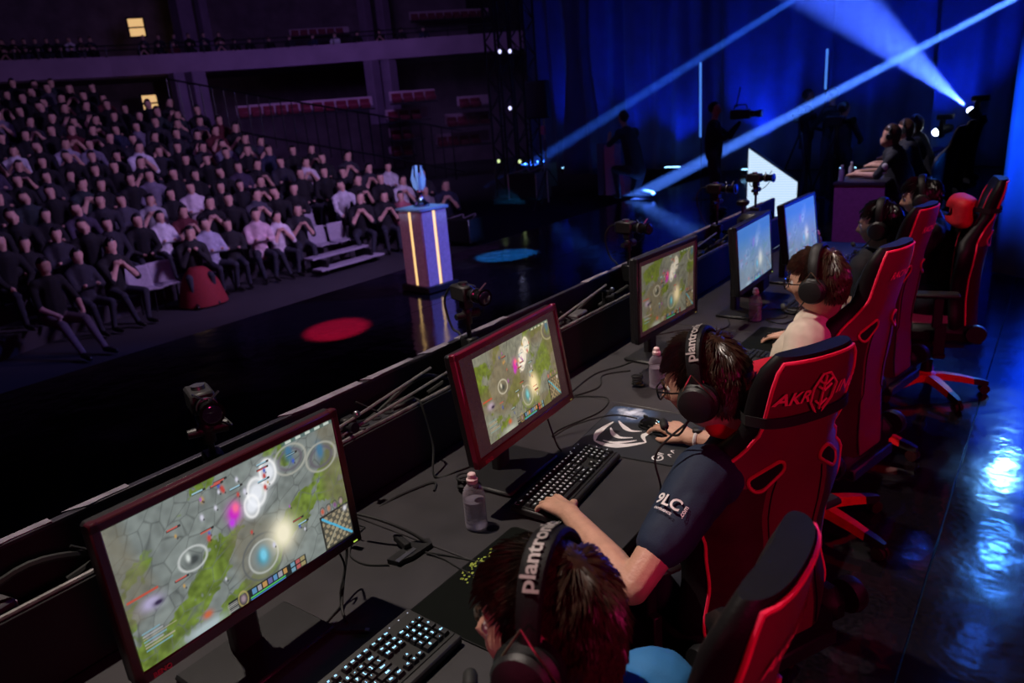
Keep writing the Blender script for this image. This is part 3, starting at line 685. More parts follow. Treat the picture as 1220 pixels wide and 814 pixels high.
# ---------------------------------------------------------------- far team
t = empty('far_desk', 'purple fronted competition desk of the far team', 'desk', (-.76, 9.25, 0))
MB().box((0, 0, .37), (.54, .03, .72), ch=.004).build('end_panel', mat('purple_panel', (.28, .08, .2), .6), t)
MB().box((0, 2.2, .74), (.56, 4.5, .035)).build('desk_top', M_desk, t)
MB().box((-.27, 2.2, .38), (.02, 4.4, .68)).build('front_panel', M_darkp, t)
M_far = [mat('far_black_jersey', (.015, .015, .02), .8), M_skin, M_trous, M_hair2]
def far_player(lean, arm):
    caps = [((0, 0, .5), (lean*.5, 0, .76), .15, .16, 0), ((lean*.5, 0, .76), (lean, 0, 1.0), .16, .13, 0), ((lean, -.15, 1.0), (lean, .15, 1.0), .075, .075, 0), ((lean, 0, 1.03), (lean+.05, 0, 1.13), .055, .05, 1),
            ((lean+.07, 0, 1.18), (lean+.05, 0, 1.25), .076, .09, 1), ((lean+.02, 0, 1.25), (lean+.04, 0, 1.28), .09, .088, 3), ((lean+.01, 0, 1.19), (lean+.02, 0, 1.24), .07, .085, 3), ((lean+.155, 0, 1.19), (lean+.155, 0, 1.185), .014, .014, 1), ((lean+.11, 0, 1.14), (lean+.12, 0, 1.15), .045, .045, 1)]
    for s in (-1, 1):
        caps += [((.02, s*.09, .52), (.42, s*.15, .52), .09, .065, 2), ((.42, s*.15, .52), (.42, s*.15, .06), .058, .042, 2), ((.42, s*.15, .05), (.57, s*.16, .04), .045, .035, 3),
                 ((lean, s*.2, .98), (lean+.12, s*.26, .8), .058, .05, 0), ((lean+.12, s*.26, .8), (lean+.38, s*arm, .8), .042, .032, 1), ((lean+.38, s*arm, .8), (lean+.47, s*arm, .79), .036, .02, 1)]
    return figure(caps, .014, M_far)
fp = [far_player(.15, .14), far_player(.08, .12)]
for k, (x, y, l) in enumerate([(-.36, 9.75, 'nearest far team player in profile with white emblem on dark sleeve'), (-.45, 10.75, 'far team player in dark jersey with orange chest mark'), (-.42, 11.75, 'third far team player mostly hidden behind the two nearer ones')]):
    o = link('person', fp[k % 2], None, l, None, 'person'); o.location = (x, y, 0); o.rotation_euler = (0, 0, PI)
    h = empty('headset', 'black headset worn by the %s far team player' % ('nearest', 'second', 'third')[k], 'headset', (x-(.2 if k % 2 == 0 else .13), y, 1.22))
    MB().tube([(0, .095*math.cos(a), .03+.1*math.sin(a)) for a in [PI*q/10 for q in range(11)]], .014, 6).build('band', M_black, h)
    for s in (-1, 1): MB().lathe([(.035, 0), (.04, .02), (.03, .035)], 14, M=Matrix.Translation((0, s*.085, 0)) @ rotm(-s*PI/2, 0, 0)).build('ear_cup', M_black, h)
em = bpy.data.objects
for x, y, z, r, m, l in [(-.47, 9.50, .93, .035, 0, 0), (-.62, 10.57, .88, .03, 1, 0)]: pass
t = empty('sleeve_emblem', 'round white emblem on the sleeve of the nearest far player', 'emblem', (-.55, 9.475, .90))
MB().ball((0, 0, 0), (.035, .012, .04), 12).build('disc', M_print, t); MB().box((0, 0, -.07), (.05, .012, .012)).build('bar', M_print, t)
for k, (y, l) in enumerate([(9.95, 'clear water bottle at the near end of the far desk'), (10.6, 'clear water bottle further along the far desk')]):
    t = empty('water_bottle', l, 'bottle', (-.98+.03*k, 9.33+.35*k, .76)); MB().lathe([(.03, 0), (.032, .01), (.032, .12), (.013, .15), (.013, .165)], 14).build('body', M_seatpl, t); MB().lathe([(.016, .165), (.016, .185)], 12).build('cap', M_white, t)
# ================================================================ DESK
t = empty('competition_desk', 'long dark grey competition desk running away from the camera along the stage', 'desk', (0, 2.9, 0))
YN = [-.75, .25, 1.25, 2.37, 3.42, 4.5, 5.75]
for a, b in zip(YN[:-1], YN[1:]):
    MB().box((-.115, (a+b)/2-2.9, .735), (.83, b-a-.003, .03), ch=.002).build('desk_top_section', M_desk, t)
for a in YN: MB().box((-.1, a-2.9+(.04 if a < 0 else -.03 if a > 5.7 else 0), .36), (.7, .03, .71), ch=.003).build('leg_panel', M_darkp, t)
MB().box((-.49, -.4, .37), (.02, 6.4, .7), ch=.003).build('modesty_panel', M_darkp, t)
t = empty('cable_trough', 'black back wall of the desk with cable trough and taped top edge', 'trough', (-.6, 2.9, 0))
MB().box((.065, -.4, .855), (.016, 6.6, .205), ch=.002).build('inner_wall', M_darkp, t)
MB().tube([(.062, -3.7, .963), (.062, 2.9, .963)], .007, 8).build('inner_edge_rail', mat('worn_metal_rail', (.11, .10, .10), .55, .2, vs=14, var=.8), t)
MB().box((0, -.4, .915), (.12, 6.6, .012), ch=.001).build('trough_floor', M_darkp, t)
MB().box((-.06, -.4, .53), (.016, 6.6, 1.05), ch=.002).build('outer_wall', M_darkp, t)
MB().box((-.064, -.4, 1.057), (.022, 6.6, .012), ch=.002).build('edge_strip', mat('dull_aluminium_edge', (.05, .045, .06), .4, .6, vs=8, var=.5), t)
M_tape = mat('grey_gaffer_tape', (.17, .145, .19), .75, vs=20, var=.3)
y = -3.2
while y < 2.8:
    w = RNG.uniform(.12, .4)
    if RNG.rand() < .72:
        mb = MB(); jag = [(-.079, y), (-.079, y+w)]; q = w
        while q > 0: jag.append((-.052+RNG.uniform(-.008, .010), y+q)); q -= RNG.uniform(.03, .08)
        mb.prism(jag, 1.0635, 1.066); mb.build('tape_piece', M_tape, t, False)
    y += w+RNG.uniform(.01, .06)
# clutter in the trough: power strips, adapters, clamps, cable bundles
def cable(label, pts, r=.004, m=M_rubber, n=8, name='cable', group=None):
    P = curve_pts(pts, n); o = Vector(pts[0]); mb = MB().tube([p-o for p in P], r, 6)
    c = mb.build(name, m, None, True, label=label, cat='cable', group=group); c.location = o; return c
for k in range(9):
    y = .25+k*.62; a = RNG.uniform(-.02, .02)
    cable('black cable bundle snaking along the trough behind the desk', [(-.6+a, y-.35, .94), (-.57, y-.15, .99), (-.62, y, .95), (-.575, y+.2, 1.03), (-.6, y+.4, .94)], .008, group='cable bundles in the trough')
for k, y in enumerate([.35, .7, 1.25, 1.6, 2.05, 2.45, 2.75, 3.4, 3.75, 4.15, 4.5]):
    t = empty('power_adapter', 'black power adapter block wedged in the cable trough', 'adapter', (-.585, y, .922), RNG.uniform(-.3, .3), 'adapters in the trough')
    MB().box((0, 0, .03), (.055, .11, .05), ch=.006).build('block', M_black if k % 2 else mat('grey_adapter', (.06, .055, .06), .45), t)
    MB().box((0, .058, .03), (.02, .012, .016)).build('plug', M_seatpl if k % 3 == 0 else M_black, t)
    MB().tube([(0, -.055, .03), (.01, -.1, .05), (-.01, -.16, .1)], .004, 6).build('lead', M_rubber, t)
def power_strip(y, l):
    t = empty('power_strip', l, 'power strip', (-.578, y, .925), .0)
    MB().box((0, 0, .02), (.055, .3, .035), ch=.006).build('body', mat('dark_grey_strip', (.03, .03, .035), .4), t)
    for k in range(5): MB().lathe([(.017, .037), (.019, .041), (.012, .041), (.011, .0385)], 14, (0, -.115+k*.055, 0)).build('socket', M_black, t)
power_strip(1.48, 'power strip with round sockets lying in the trough between the first two monitors')
power_strip(2.62, 'power strip with round sockets in the trough left of the third monitor')

for k, (y0, y1) in enumerate([(.95, 1.75), (1.2, 2.3), (2.2, 3.0), (3.3, 4.4)]):
    cable('taut grey lead stretched along the top of the trough, %s' % ('between the first two monitors', 'rising behind the second monitor', 'before the third monitor', 'behind the fourth monitor')[k],
        [(-.548, y0, .975), (-.552, (y0+y1)/2-.1, 1.0), (-.575, y1, 1.045)], .005, mat('grey_lead', (.13, .12, .12), .5))
for k, (y, l) in enumerate([(1.12, 'small black clamp hooked on the trough right of the first monitor'), (1.36, 'clamp with knob on the trough, middle of the gap between the first monitors'), (2.28, 'clamp on the trough right of the second monitor'), (3.0, 'clamp on the trough left of the third monitor')]):
    t = empty('clamp', l, 'clamp', (-.575, y, .97))
    MB().box((0, 0, .0), (.03, .05, .09), ch=.006).build('jaw', M_black, t)
    MB().tube([(.0, -.03, .02), (.05, -.03, .03)], [.006, .006], 8).tube([(.05, -.03, .03), (.066, -.03, .033)], .016, 12).build('screw_knob', M_dmetal, t)
    MB().ball((.02, .02, .05), .012, 10).build('metal_ball', M_metal, t)
# ---------------------------------------------------------------- small cameras on stands behind the desk
def desk_camera(x, y, z, rz, label, hz=1.06, simple=False):
    t = empty('desk_camera', label, 'camera', (x, y, 0), rz)        # lens looks along local +X
    b = MB().box((-.02, 0, z), (.095, .062, .058), ch=.006).build('body', mat('camera_body', (.016, .015, .017), .5), t)
    MB().lathe([(.018, 0), (.018, .01), (.0, .01)], 14, (-.02, 0, z+.029)).build('top_screw', M_metal, b)
    MB().box((-.07, 0, z), (.012, .05, .046)).build('rear_plate', M_metal, b)
    ln = MB().tube([(.028, 0, z), (.05, 0, z), (.052, 0, z), (.075, 0, z), (.077, 0, z), (.095, 0, z), (.12, 0, z)], [.019, .019, .026, .026, .022, .022, .031], 18).build('lens', M_gloss, t)
    MB().tube([(.06, 0, z), (.068, 0, z)], .0275, 18).build('focus_ring', M_metal, ln)
    MB().tube([(.121, 0, z), (.123, 0, z)], [.024, .02], 16).build('front_glass', mat('lens_glass', (.02, .03, .06), .05, coat=1), ln)
    for s in (-1, 1): MB().tube([(.065+.02*(s > 0), 0, z+.02), (.07+.02*(s > 0), s*.03, z+.045)], .003, 6).build('lens_lock_screw', M_metal, t)
    MB().box((-.01, 0, z-.045), (.04, .04, .03)).ball((-.01, 0, z-.075), .021, 12).build('ball_head', M_black, t)
    MB().tube([(-.01, 0, z-.085), (-.01, 0, z-.12)], .017, 12).tube([(-.01, -.05, z-.085), (-.01, .05, z-.085)], [.012, .018], 10).build('clamp_knob', M_black, t)
    MB().tube([(-.01, 0, z-.1), (-.01, 0, hz-.12)], .009, 8).build('post', M_dmetal, t)
    MB().box((-.01, 0, hz-.03), (.07, .05, .09)).tube([(.03, 0, hz-.03), (.075, 0, hz-.03)], [.008, .014], 8).build('desk_clamp', M_black, t)
    MB().tube(curve_pts([(-.075, 0, z+.005), (-.12, .0, z+.0), (-.15, -.01, z-.06), (-.13, .0, z-.16), (-.09, .01, hz+.0), (-.04, 0, hz-.1)], 6), .0045, 8).build('cable', M_rubber, t)
    if not simple: MB().tube(curve_pts([(-.06, .02, z-.02), (-.07, .04, z-.06), (-.0, .06, z-.085), (.06, .03, z-.05), (.09, .0, z-.02)], 6), .0025, 6).build('thin_lead', M_rubber, t)
    return t
desk_camera(-.61, .93, 1.225, -.35, 'small dark camera with stubby lens above the first monitor')
desk_camera(-.61, 2.02, 1.245, -.30, 'small camera with looped cable above left corner of the second monitor')
desk_camera(-.61, 3.32, 1.265, -.15, 'small camera with silvery lens on a stand left of the third monitor')
desk_camera(-.61, 4.52, 1.30, -.15, 'small camera on a stand behind the fourth monitor, left of the glowing display')
desk_camera(-.61, 5.25, 1.28, -.12, 'small camera standing out against the glowing display')
# magnetic base puck seen before the display
t = empty('stand_head', 'short black stand head between the two farthest small cameras', 'stand', (-.57, 4.85, 1.06))
MB().tube([(0, 0, -.1), (0, 0, .09)], .01, 8).build('post', M_black, t); MB().lathe([(.035, .09), (.042, .1), (.042, .115), (.03, .125)], 16).build('plate', M_black, t)

# ---------------------------------------------------------------- monitors
def paint(w, h, seed, vw=1., warm=0, fog=0, bars=True):
    r = np.random.RandomState(seed); yy, xx = np.mgrid[0:h+1, 0:w+1]; X = xx/w*1.78; Y = yy/h
    def nz(sc, s):
        g = np.random.RandomState(s).rand(64, 64); u = X*sc % 63; v = Y*sc % 63; i = u.astype(int); j = v.astype(int); fu = u-i; fv = v-j
        fu = fu*fu*(3-2*fu); fv = fv*fv*(3-2*fv)
        return (g[j, i]*(1-fu)+g[j, i+1]*fu)*(1-fv)+(g[j+1, i]*(1-fu)+g[j+1, i+1]*fu)*fv
    rot = X*.8+Y*.6; A = nz(3, seed+1)*.6+nz(7, seed+2)*.4
    NP = 150 if w > 150 else 60; pts = r.rand(NP, 2)*[1.9, 1.05]; X0, Y0 = X, Y; X = X+.05*(nz(5, seed+11)-.5); Y = Y+.05*(nz(5, seed+12)-.5); d = np.sqrt((X[..., None]-pts[:, 0])**2*1.3+(Y[..., None]-pts[:, 1])**2*1.3-1.3*(X[..., None]-pts[:, 0])*(Y[..., None]-pts[:, 1])); o = np.argsort(d, -1)[..., :2]
    d1 = np.take_along_axis(d, o[..., :1], -1)[..., 0]; d2 = np.take_along_axis(d, o[..., 1:], -1)[..., 0]
    X, Y = X0, Y0; shade = r.rand(NP)[o[..., 0]]*.16+.84
    stone = np.stack([.205+0*X, .235+0*X, .222+0*X], -1)*(shade*(.8+.4*nz(25, seed+3)))[..., None]
    edge = np.clip((d2-d1)/.010, 0, 1); stone *= (.55+.45*edge)[..., None]
    grass = np.stack([.125+0*X, .185+0*X, .03+0*X], -1)*(.45+1.1*nz(34, seed+4)*.6+.5*nz(12, seed+9))[..., None]
    band = nz(2.4, seed+5)*.5+nz(6, seed+6)*.35+.15*np.sin(9*(X*.9-Y*1.2)+3*A)
    band = band+.10*(nz(16, seed+7)-.5)+.12*(nz(40, seed+8)-.5)+.10*np.sin(40*(X*.55-Y*.85)+6*A)*.5; g = np.clip((band-.47)/.04, 0, 1)[..., None]; g = g*(.35+.65*np.clip(edge, 0, 1))[..., None]; img = stone*(1-g)+grass*g; q_ = np.clip((nz(2.2, seed+20)-.6)/.1, 0, 1)[..., None]*.6; img = img*(1-q_)+np.array([.16, .14, .09])*(.7+.6*nz(20, seed+21))[..., None]*q_
    def ring(cx, cy, rx, ry, th, col, a=1.):
        nonlocal img
        q = np.sqrt(((X-cx)/rx)**2+((Y-cy)/ry)**2); m = (np.clip(1-abs(q-1)/th, 0, 1)*a)[..., None]; img = img*(1-m)+np.array(col)*m
    def blob(cx, cy, rx, ry, col, p=2, a=1.):
        nonlocal img
        q = ((X-cx)/rx)**2+((Y-cy)/ry)**2; m = (np.clip(1.3*np.exp(-q*p*.5), 0, 1)*a)[..., None]; img = img*(1-m)+np.array(col)*m
    def rect(x0, y0, x1, y1, col, a=1.):
        nonlocal img
        m = ((X >= x0)&(X <= x1)&(Y >= y0)&(Y <= y1))*a; img = img*(1-m[..., None])+np.array(col)*m[..., None]
    # y up: 0 bottom
    for cx, cy in ((.97*vw, .26),):
        blob(cx, cy, .13, .13, (.25, .27, .26), 3); ring(cx, cy, .17, .17, .07, (.10, .11, .11)); ring(cx, cy, .12, .12, .1, (.45, .47, .44)); blob(cx, cy, .07, .08, (.03, .16, .2), 3); blob(cx, cy+.01, .03, .05, (.15, .55, .75), 2)
    blob(1.16*vw, .34, .075, .1, (1, .93, .72), 2); blob(1.16*vw, .34, .12, .13, (.75, .7, .5), 2, .5)
    for cx, cy in ((1.35, .9), (1.62, .8)) if seed == 1 else ((1.72*vw, .92),):
        ring(cx, cy-.05, .10, .075, .25, (.12, .11, .13)); blob(cx, cy, .045, .09, (.06, .17, .28), 4); ring(cx, cy-.05, .14, .11, .12, (.42, .42, .36), .8)
    for cx, cy, s in ((1.03, .74, 1), (1.15, .84, .9), (.97, .66, .8)):
        blob(cx, cy, .09*s, .10*s, (.9, .93, 1), 3, .8); ring(cx, cy, .07*s, .1*s, .25, (1, 1, 1), .7)
    blob(.83, .68, .07, .09, (.55, .02, .5), 4); blob(.85, .71, .035, .05, (.9, .15, .3), 4); blob(.80, .62, .03, .04, (.5, .05, .7), 4)
    for k in range(26):
        cx, cy = (r.uniform(.25, 1.4), r.uniform(.15, .9)) if k > 12 else (r.uniform(.6, 1.2), r.uniform(.55, .92)); c = [(.05, .1, .45), (.5, .06, .05), (.35, .1, .5), (.6, .6, .7), (.5, .3, .08)][r.randint(5)]
        s = r.uniform(.5, 1.2); blob(cx, cy, .018*s, .03*s, c, 5); blob(cx+.01, cy-.02, .008, .01, (.02, .02, .03), 5)
        if k % 2: rect(cx-.05, cy+.05, cx+.05, cy+.066, (.03, .03, .03)); rect(cx-.048, cy+.053, cx+.03, cy+.063, (.5, .1, .08) if k % 4 == 1 else (.3, .5, .6))
    blob(.48, .52, .09, .06, (.05, .06, .06), 6); ring(.48, .53, .10, .08, .15, (.6, .63, .62), .8); blob(.45, .55, .02, .04, (.6, .65, .62), 4)
    blob(.16, .40, .09, .06, (.45, .4, .65), 4, .8); blob(.2, .38, .05, .025, (.03, .02, .06), 4); rect(.02, .47, .22, .485, (.45, .08, .05))
    blob(.48, .1, .05, .04, (.5, .12, .05), 5); blob(.45, .02, .2, .05, (.45, .55, .58), 4, .7)
    if bars:
        rect(.63, .0, 1.30, .085, (.015, .02, .02)); rect(.8, .012, 1.1, .024, (.08, .5, .12)); rect(.8, .0, 1.1, .01, (.06, .2, .5))
        for k in range(7): rect(.82+k*.045, .035, .855+k*.045, .078, [(.1, .25, .45), (.3, .3, .35), (.45, .25, .08), (.12, .12, .3)][k % 4])
        for k in range(6): rect(1.16+(k % 3)*.045, .008+(k//3)*.04, 1.198+(k % 3)*.045, .042+(k//3)*.04, [(.3, .25, .12), (.15, .3, .4), (.4, .1, .1)][(k*7+seed) % 3])
        blob(.745, .05, .035, .05, (.3, .22, .25), 6); ring(.745, .05, .037, .055, .2, (.4, .33, .12))
        for k in range(5): rect(.62+0*k, .01+k*.014, .70, .016+k*.014, (.3, .3, .28))
        for k in range(7): rect(.05, .11+k*.02, .05+r.uniform(.12, .24), .119+k*.02, [(.2, .4, .5), (.45, .4, .3), (.4, .4, .42)][k % 3], .7)
        rect(1.49, .0, 1.78, .285, (.03, .03, .025)); rect(1.505, .015, 1.77, .27, (.09, .085, .065))
        m = ((X > 1.505)&(X < 1.77)&(Y > .015)&(Y < .27)); q = (np.sin(X*95+4*nz(8, 3))*np.sin(Y*95) > .1)
        img[m & q] = (.30, .25, .16); L1 = m & (abs((X-1.505)/.265-(Y-.015)/.255) < .04); img[L1] = (.3, .28, .2); L2 = m & (abs((X-1.505)/.265+(Y-.015)/.255-1) < .05); img[L2] = (.08, .4, .6)
        blob(1.74, .25, .025, .03, (.6, .6, .65), 5)
        for k in range(4): blob(1.53+k*.062, .32, .022, .034, [(.5, .1, .06), (.4, .2, .12), (.2, .08, .2), (.35, .25, .25)][k], 5); ring(1.53+k*.062, .32, .024, .036, .2, (.05, .05, .05))
        rect(1.3, .965, 1.78, 1., (.05, .12, .12), .6)
        for k in range(5): rect(1.34+k*.09, .972, 1.39+k*.09, .99, (.5, .55, .5))
    if warm: img = img*np.array([1.12, .95, .72])
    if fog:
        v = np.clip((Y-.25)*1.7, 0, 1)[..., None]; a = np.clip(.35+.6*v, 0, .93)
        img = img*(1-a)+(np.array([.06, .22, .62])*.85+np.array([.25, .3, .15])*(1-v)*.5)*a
    return np.clip(img, 0, 1.2)
def screen_mesh(w, h, W_, H_, img):   # screen faces +X, width along +Y, origin at centre
    vs = []; img = img.reshape(-1, 3)
    ys = np.linspace(-W_/2, W_/2, w+1); zs = np.linspace(-H_/2, H_/2, h+1)
    V = np.zeros(((w+1)*(h+1), 3)); V[:, 1] = np.tile(ys, h+1); V[:, 2] = np.repeat(zs, w+1)
    F = []
    idx = np.arange(h*w); j = idx//w; i = idx % w; a = j*(w+1)+i
    F = np.stack([a, a+1, a+w+2, a+w+1], -1)
    me = bpy.data.meshes.new('screen'); me.from_pydata(V.tolist(), [], F.tolist())
    at = me.color_attributes.new('Col', 'FLOAT_COLOR', 'POINT'); c = np.ones((len(V), 4)); c[:, :3] = img; at.data.foreach_set('color', c.ravel()); me.update(); return me
M_bez = mat('monitor_bezel', (.05, .008, .014), .3, vs=4, var=.1)
M_bez2 = mat('monitor_bezel_black', (.014, .014, .016), .3)
def monitor(x, y, z, yaw, tilt, label, img, w, h, es, game=None, frame=(.569, .345), act=(.531, .299), bez=None, logo=True):
    bez = bez or M_bez
    t = empty('gaming_monitor', label, 'monitor', (x, y, .75), -yaw)      # local +X is the screen side
    c = z-.75; T = Matrix.Translation((0, 0, c)) @ rotm(0, -tilt, 0)
    fw, fh = frame; aw, ah = act; th = .022
    b = MB()
    off = -.004
    b.box((-.024, 0, off), (.03, fw-.004, fh-.004), T, ch=.006)
    hs = MB().box((-.05, 0, -.01), (.05, fw*.62, fh*.66), T, ch=.02)
    fr = MB(); sw = (fw-aw)/2; sh = (fh-ah)/2
    for s in (-1, 1):
        fr.box((-.006, s*(aw/2+sw/2), off), (th, sw, fh), T, ch=.003)
        fr.box((-.006, 0, off+s*(ah/2+sh/2) if s > 0 else (off-fh/2-ah/2)/2 - .0), (th, fw, (fh/2+off-ah/2) if s > 0 else (fh/2-off-ah/2)), T, ch=.003)
    b.build('back_shell', M_black, t); hs.build('back_hump', M_black, t); f = fr.build('bezel', bez, t)
    MB().box((.004, fw/2-.022, -fh/2+off+.008), (.005, .012, .003), T).build('power_light', mat('power_led', (.6, .9, .2), .4, emit=(.6, .9, .1), es=.8) if not game or w > 260 else mat('power_led_dim', (.4, .5, .1), .4, emit=(.4, .4, .1), es=.4), f)
    if logo: text_mb('BENQ', .014, fn=None, M=T @ Matrix.Translation((.0065, -fw/2+.05, -fh/2+off+.010)) @ rotm(PI/2, 0, PI/2)).build('logo', mat('red_logo', (.6, .03, .08), .4), f)
    MB().box((-.003, 0, 0), (.006, aw, ah), T, ch=0).build('panel', mat('dark_lit_panel', (.03, .012, .016), .25, emit=(.055, .022, .028), es=.45), t)
    gw, gh, gy = game or (aw, ah, 0)
    s = link('screen', screen_mesh(w, h, gw, gh, img), t, M=T @ Matrix.Translation((.0012, gy, 0))); s.data.materials.append(screen_mat('screen_glow_%d' % int(es*100), es))
    MB().box((-.10, 0, (c-.04)/2+.01), (.035, .07, c-.02), ch=.008).box((-.075, 0, c-.03), (.05, .09, .09), ch=.01).build('stand_neck', M_black, t)
    MB().box((-.06, 0, .008), (.19, .30, .014), ch=.006).build('stand_foot', M_black, t)
    return t
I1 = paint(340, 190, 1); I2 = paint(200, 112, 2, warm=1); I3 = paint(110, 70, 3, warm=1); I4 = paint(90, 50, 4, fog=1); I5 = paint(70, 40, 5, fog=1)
R = math.radians
monitor(-.159, .723, 1.089, R(-.8), R(3.0), 'largest nearest monitor with full screen game map at lower left', I1, 340, 190, 1.0)
monitor(-.161, 1.709, 1.085, R(-3.2), R(8.6), 'second monitor, rim tinted as if red lit, showing a smaller bordered game picture', I2*1.05, 200, 112, 1.0, game=(.425, .262, .006), bez=mat('red_lit_bezel', (.16, .008, .03), .28, vs=4, var=.1))  # reflected red light is put into this bezel colour
monitor(-.229, 2.948, 1.075, R(3.26), R(-.4), 'third monitor in thick black frame with olive game picture', I3*.62, 110, 70, 1.0, frame=(.555, .372), act=(.515, .325), game=(.475, .285, 0), bez=M_bez2, logo=False)
text_mb('SAMSUNG', .013, M=Matrix.Translation((-.229+.008, 2.948-.2, 1.075+.168)) @ rotm(PI/2, 0, PI/2)).build('monitor_lettering', M_print, None, label='small white lettering on the top bezel of the third monitor', cat='lettering') if 0 else None
monitor(-.118, 3.755, 1.083, R(-1.4), R(3.9), 'fourth monitor with washed out blue game picture behind a bottle', I4, 90, 50, 1.0, bez=M_bez2, logo=False)
monitor(-.101, 4.529, 1.078, R(1.8), R(6.8), 'farthest monitor of the near team, screen mostly pale blue', I5, 70, 40, 1.0, bez=M_bez2, logo=False)
for y, l in ((4.12, 'black hooded shade between the fourth and fifth monitors'),):
    t = empty('monitor_back_box', l, 'case', (-.25, y, .75)); MB().box((0, 0, .24), (.16, .16, .46), ch=.03).build('body', M_black, t); MB().box((.083, 0, .3), (.006, .1, .2)).build('face', M_gloss, t)

# ---------------------------------------------------------------- keyboards
M_key = mat('keycap', (.016, .016, .018), .45); M_kb = mat('keyboard_body', (.022, .021, .022), .45, vs=40)
ROWS = [  # (label, width units) ; None = gap
 [('Esc', 1), (None, 1), ('F1', 1), ('F2', 1), ('F3', 1), ('F4', 1), (None, .5), ('F5', 1), ('F6', 1), ('F7', 1), ('F8', 1), (None, .5), ('F9', 1), ('F10', 1), ('F11', 1), ('F12', 1), (None, .25), ('Prt', 1), ('Scr', 1), ('Pse', 1)],
 [('`', 1)]+[(c, 1) for c in '1234567890-=']+[('Bksp', 2), (None, .25), ('Ins', 1), ('Hm', 1), ('Up', 1), (None, .25), ('Nm', 1), ('/', 1), ('*', 1), ('-', 1)],
 [('Tab', 1.5)]+[(c, 1) for c in 'QWERTYUIOP[]']+[('\\', 1.5), (None, .25), ('Del', 1), ('End', 1), ('Dn', 1), (None, .25), ('7', 1), ('8', 1), ('9', 1), ('+', 1, 2)],
 [('Caps', 1.75)]+[(c, 1) for c in "ASDFGHJKL;'"]+[('Enter', 2.25), (None, 3.5), ('4', 1), ('5', 1), ('6', 1)],
 [('Shift', 2.25)]+[(c, 1) for c in 'ZXCVBNM,./']+[('Shift', 2.75), (None, 1.25), ('^', 1), (None, 1.25), ('1', 1), ('2', 1), ('3', 1), ('Ent', 1, 2)],
 [('Ctrl', 1.25), ('Win', 1.25), ('Alt', 1.25), ('', 6.25), ('Alt', 1.25), ('Fn', 1.25), ('Mn', 1.25), ('Ctrl', 1.25), (None, .25), ('<', 1), ('v', 1), ('>', 1), (None, .25), ('0', 2), ('.', 1)]]
KEYM = {}
GLY = {}
def key_mesh(ch, w, h, glow, tag):
    k = (ch, w, h, tag)
    if k in KEYM: return KEYM[k]
    u = .0190; W_ = u*w-.0022; H_ = u*h-.0022; mb = MB()
    b = [(-W_/2, -H_/2, 0), (W_/2, -H_/2, 0), (W_/2, H_/2, 0), (-W_/2, H_/2, 0)]; i = .0022
    tp = [(-W_/2+i, -H_/2+i, .0085), (W_/2-i, -H_/2+i, .0085), (W_/2-i, H_/2-i, .0085), (-W_/2+i, H_/2-i, .0085)]
    mb.add(b+tp, [[3, 2, 1, 0], [4, 5, 6, 7], [0, 1, 5, 4], [1, 2, 6, 5], [2, 3, 7, 6], [3, 0, 4, 7]], 0)
    if ch:
        if ch not in GLY: g = text_mb(ch, .0095 if len(ch) < 2 else .0058, bold=True); GLY[ch] = (g.v, g.f)
        mb.add(GLY[ch][0], GLY[ch][1], 1, Matrix.Translation((0, .0008 if len(ch) > 1 else 0, .0089)))
    KEYM[k] = mb.mesh('key', [M_key, glow], False); return KEYM[k]
def keyboard(x, y, rz, label, glow, tag, parts=True, wrist=0, logo=False, depth=.155):
    # local: +X along the keyboard length to the player's right, +Y away from the player; origin centre
    t = empty('gaming_keyboard', label, 'keyboard', (x, y, .75), rz)
    L = .451; T = Matrix.Translation((0, 0, .012)) @ rotm(R(4), 0, 0)
    MB().box((0, .0, .006), (L, depth, .022), T, ch=.004).build('case', M_kb, t)
    MB().box((0, .0, .0185), (L-.012, .132, .002), T, ch=0).build('key_bed', M_rubber, t)
    y0 = .052; allk = MB()
    for r, row in enumerate(ROWS):
        px = -.0190*22.5/2 - .0; yy = y0 - r*.0190 - (.006 if r else 0)
        for item in row:
            w = item[1]; h = item[2] if len(item) > 2 else 1
            if item[0] is not None:
                me = key_mesh(item[0], w, h, glow, tag); P = T @ Matrix.Translation((px+w*.0190/2, yy-(h-1)*.0095, .0205))
                if parts: link('key', me, t, M=P)
                else: allk.add([v.co for v in me.vertices], [list(p.vertices) for p in me.polygons], 0, P)
            px += w*.0190
    if not parts: allk.build('keys', M_key, t, False, kind='stuff')
    for k in range(3): MB().ball((.15+k*.03, .069, .0175), (.002, .002, .001), 6, T).build('status_light', mat('tiny_led', (.5, .5, .6), .4, emit=(.5, .6, .8), es=.6), t)
    if logo:
        g = MB().tube([(.0085*math.cos(a), .0085*math.sin(a), 0) for a in [R(60+q*30) for q in range(10)]], .0014, 5).tube([(.0, -.001, 0), (.0085, -.001, 0)], .0014, 5)
        g.build('round_g_emblem', M_print, t, M=T @ Matrix.Translation((-.207, .062, .0185)))
    return t
M_glb = mat('blue_key_glow', (.3, .6, 1), .4, emit=(.3, .68, 1), es=1.6, var=.0); M_glw = mat('pale_key_legend', (.7, .7, .72), .4, emit=(.6, .6, .62), es=.25, var=0)
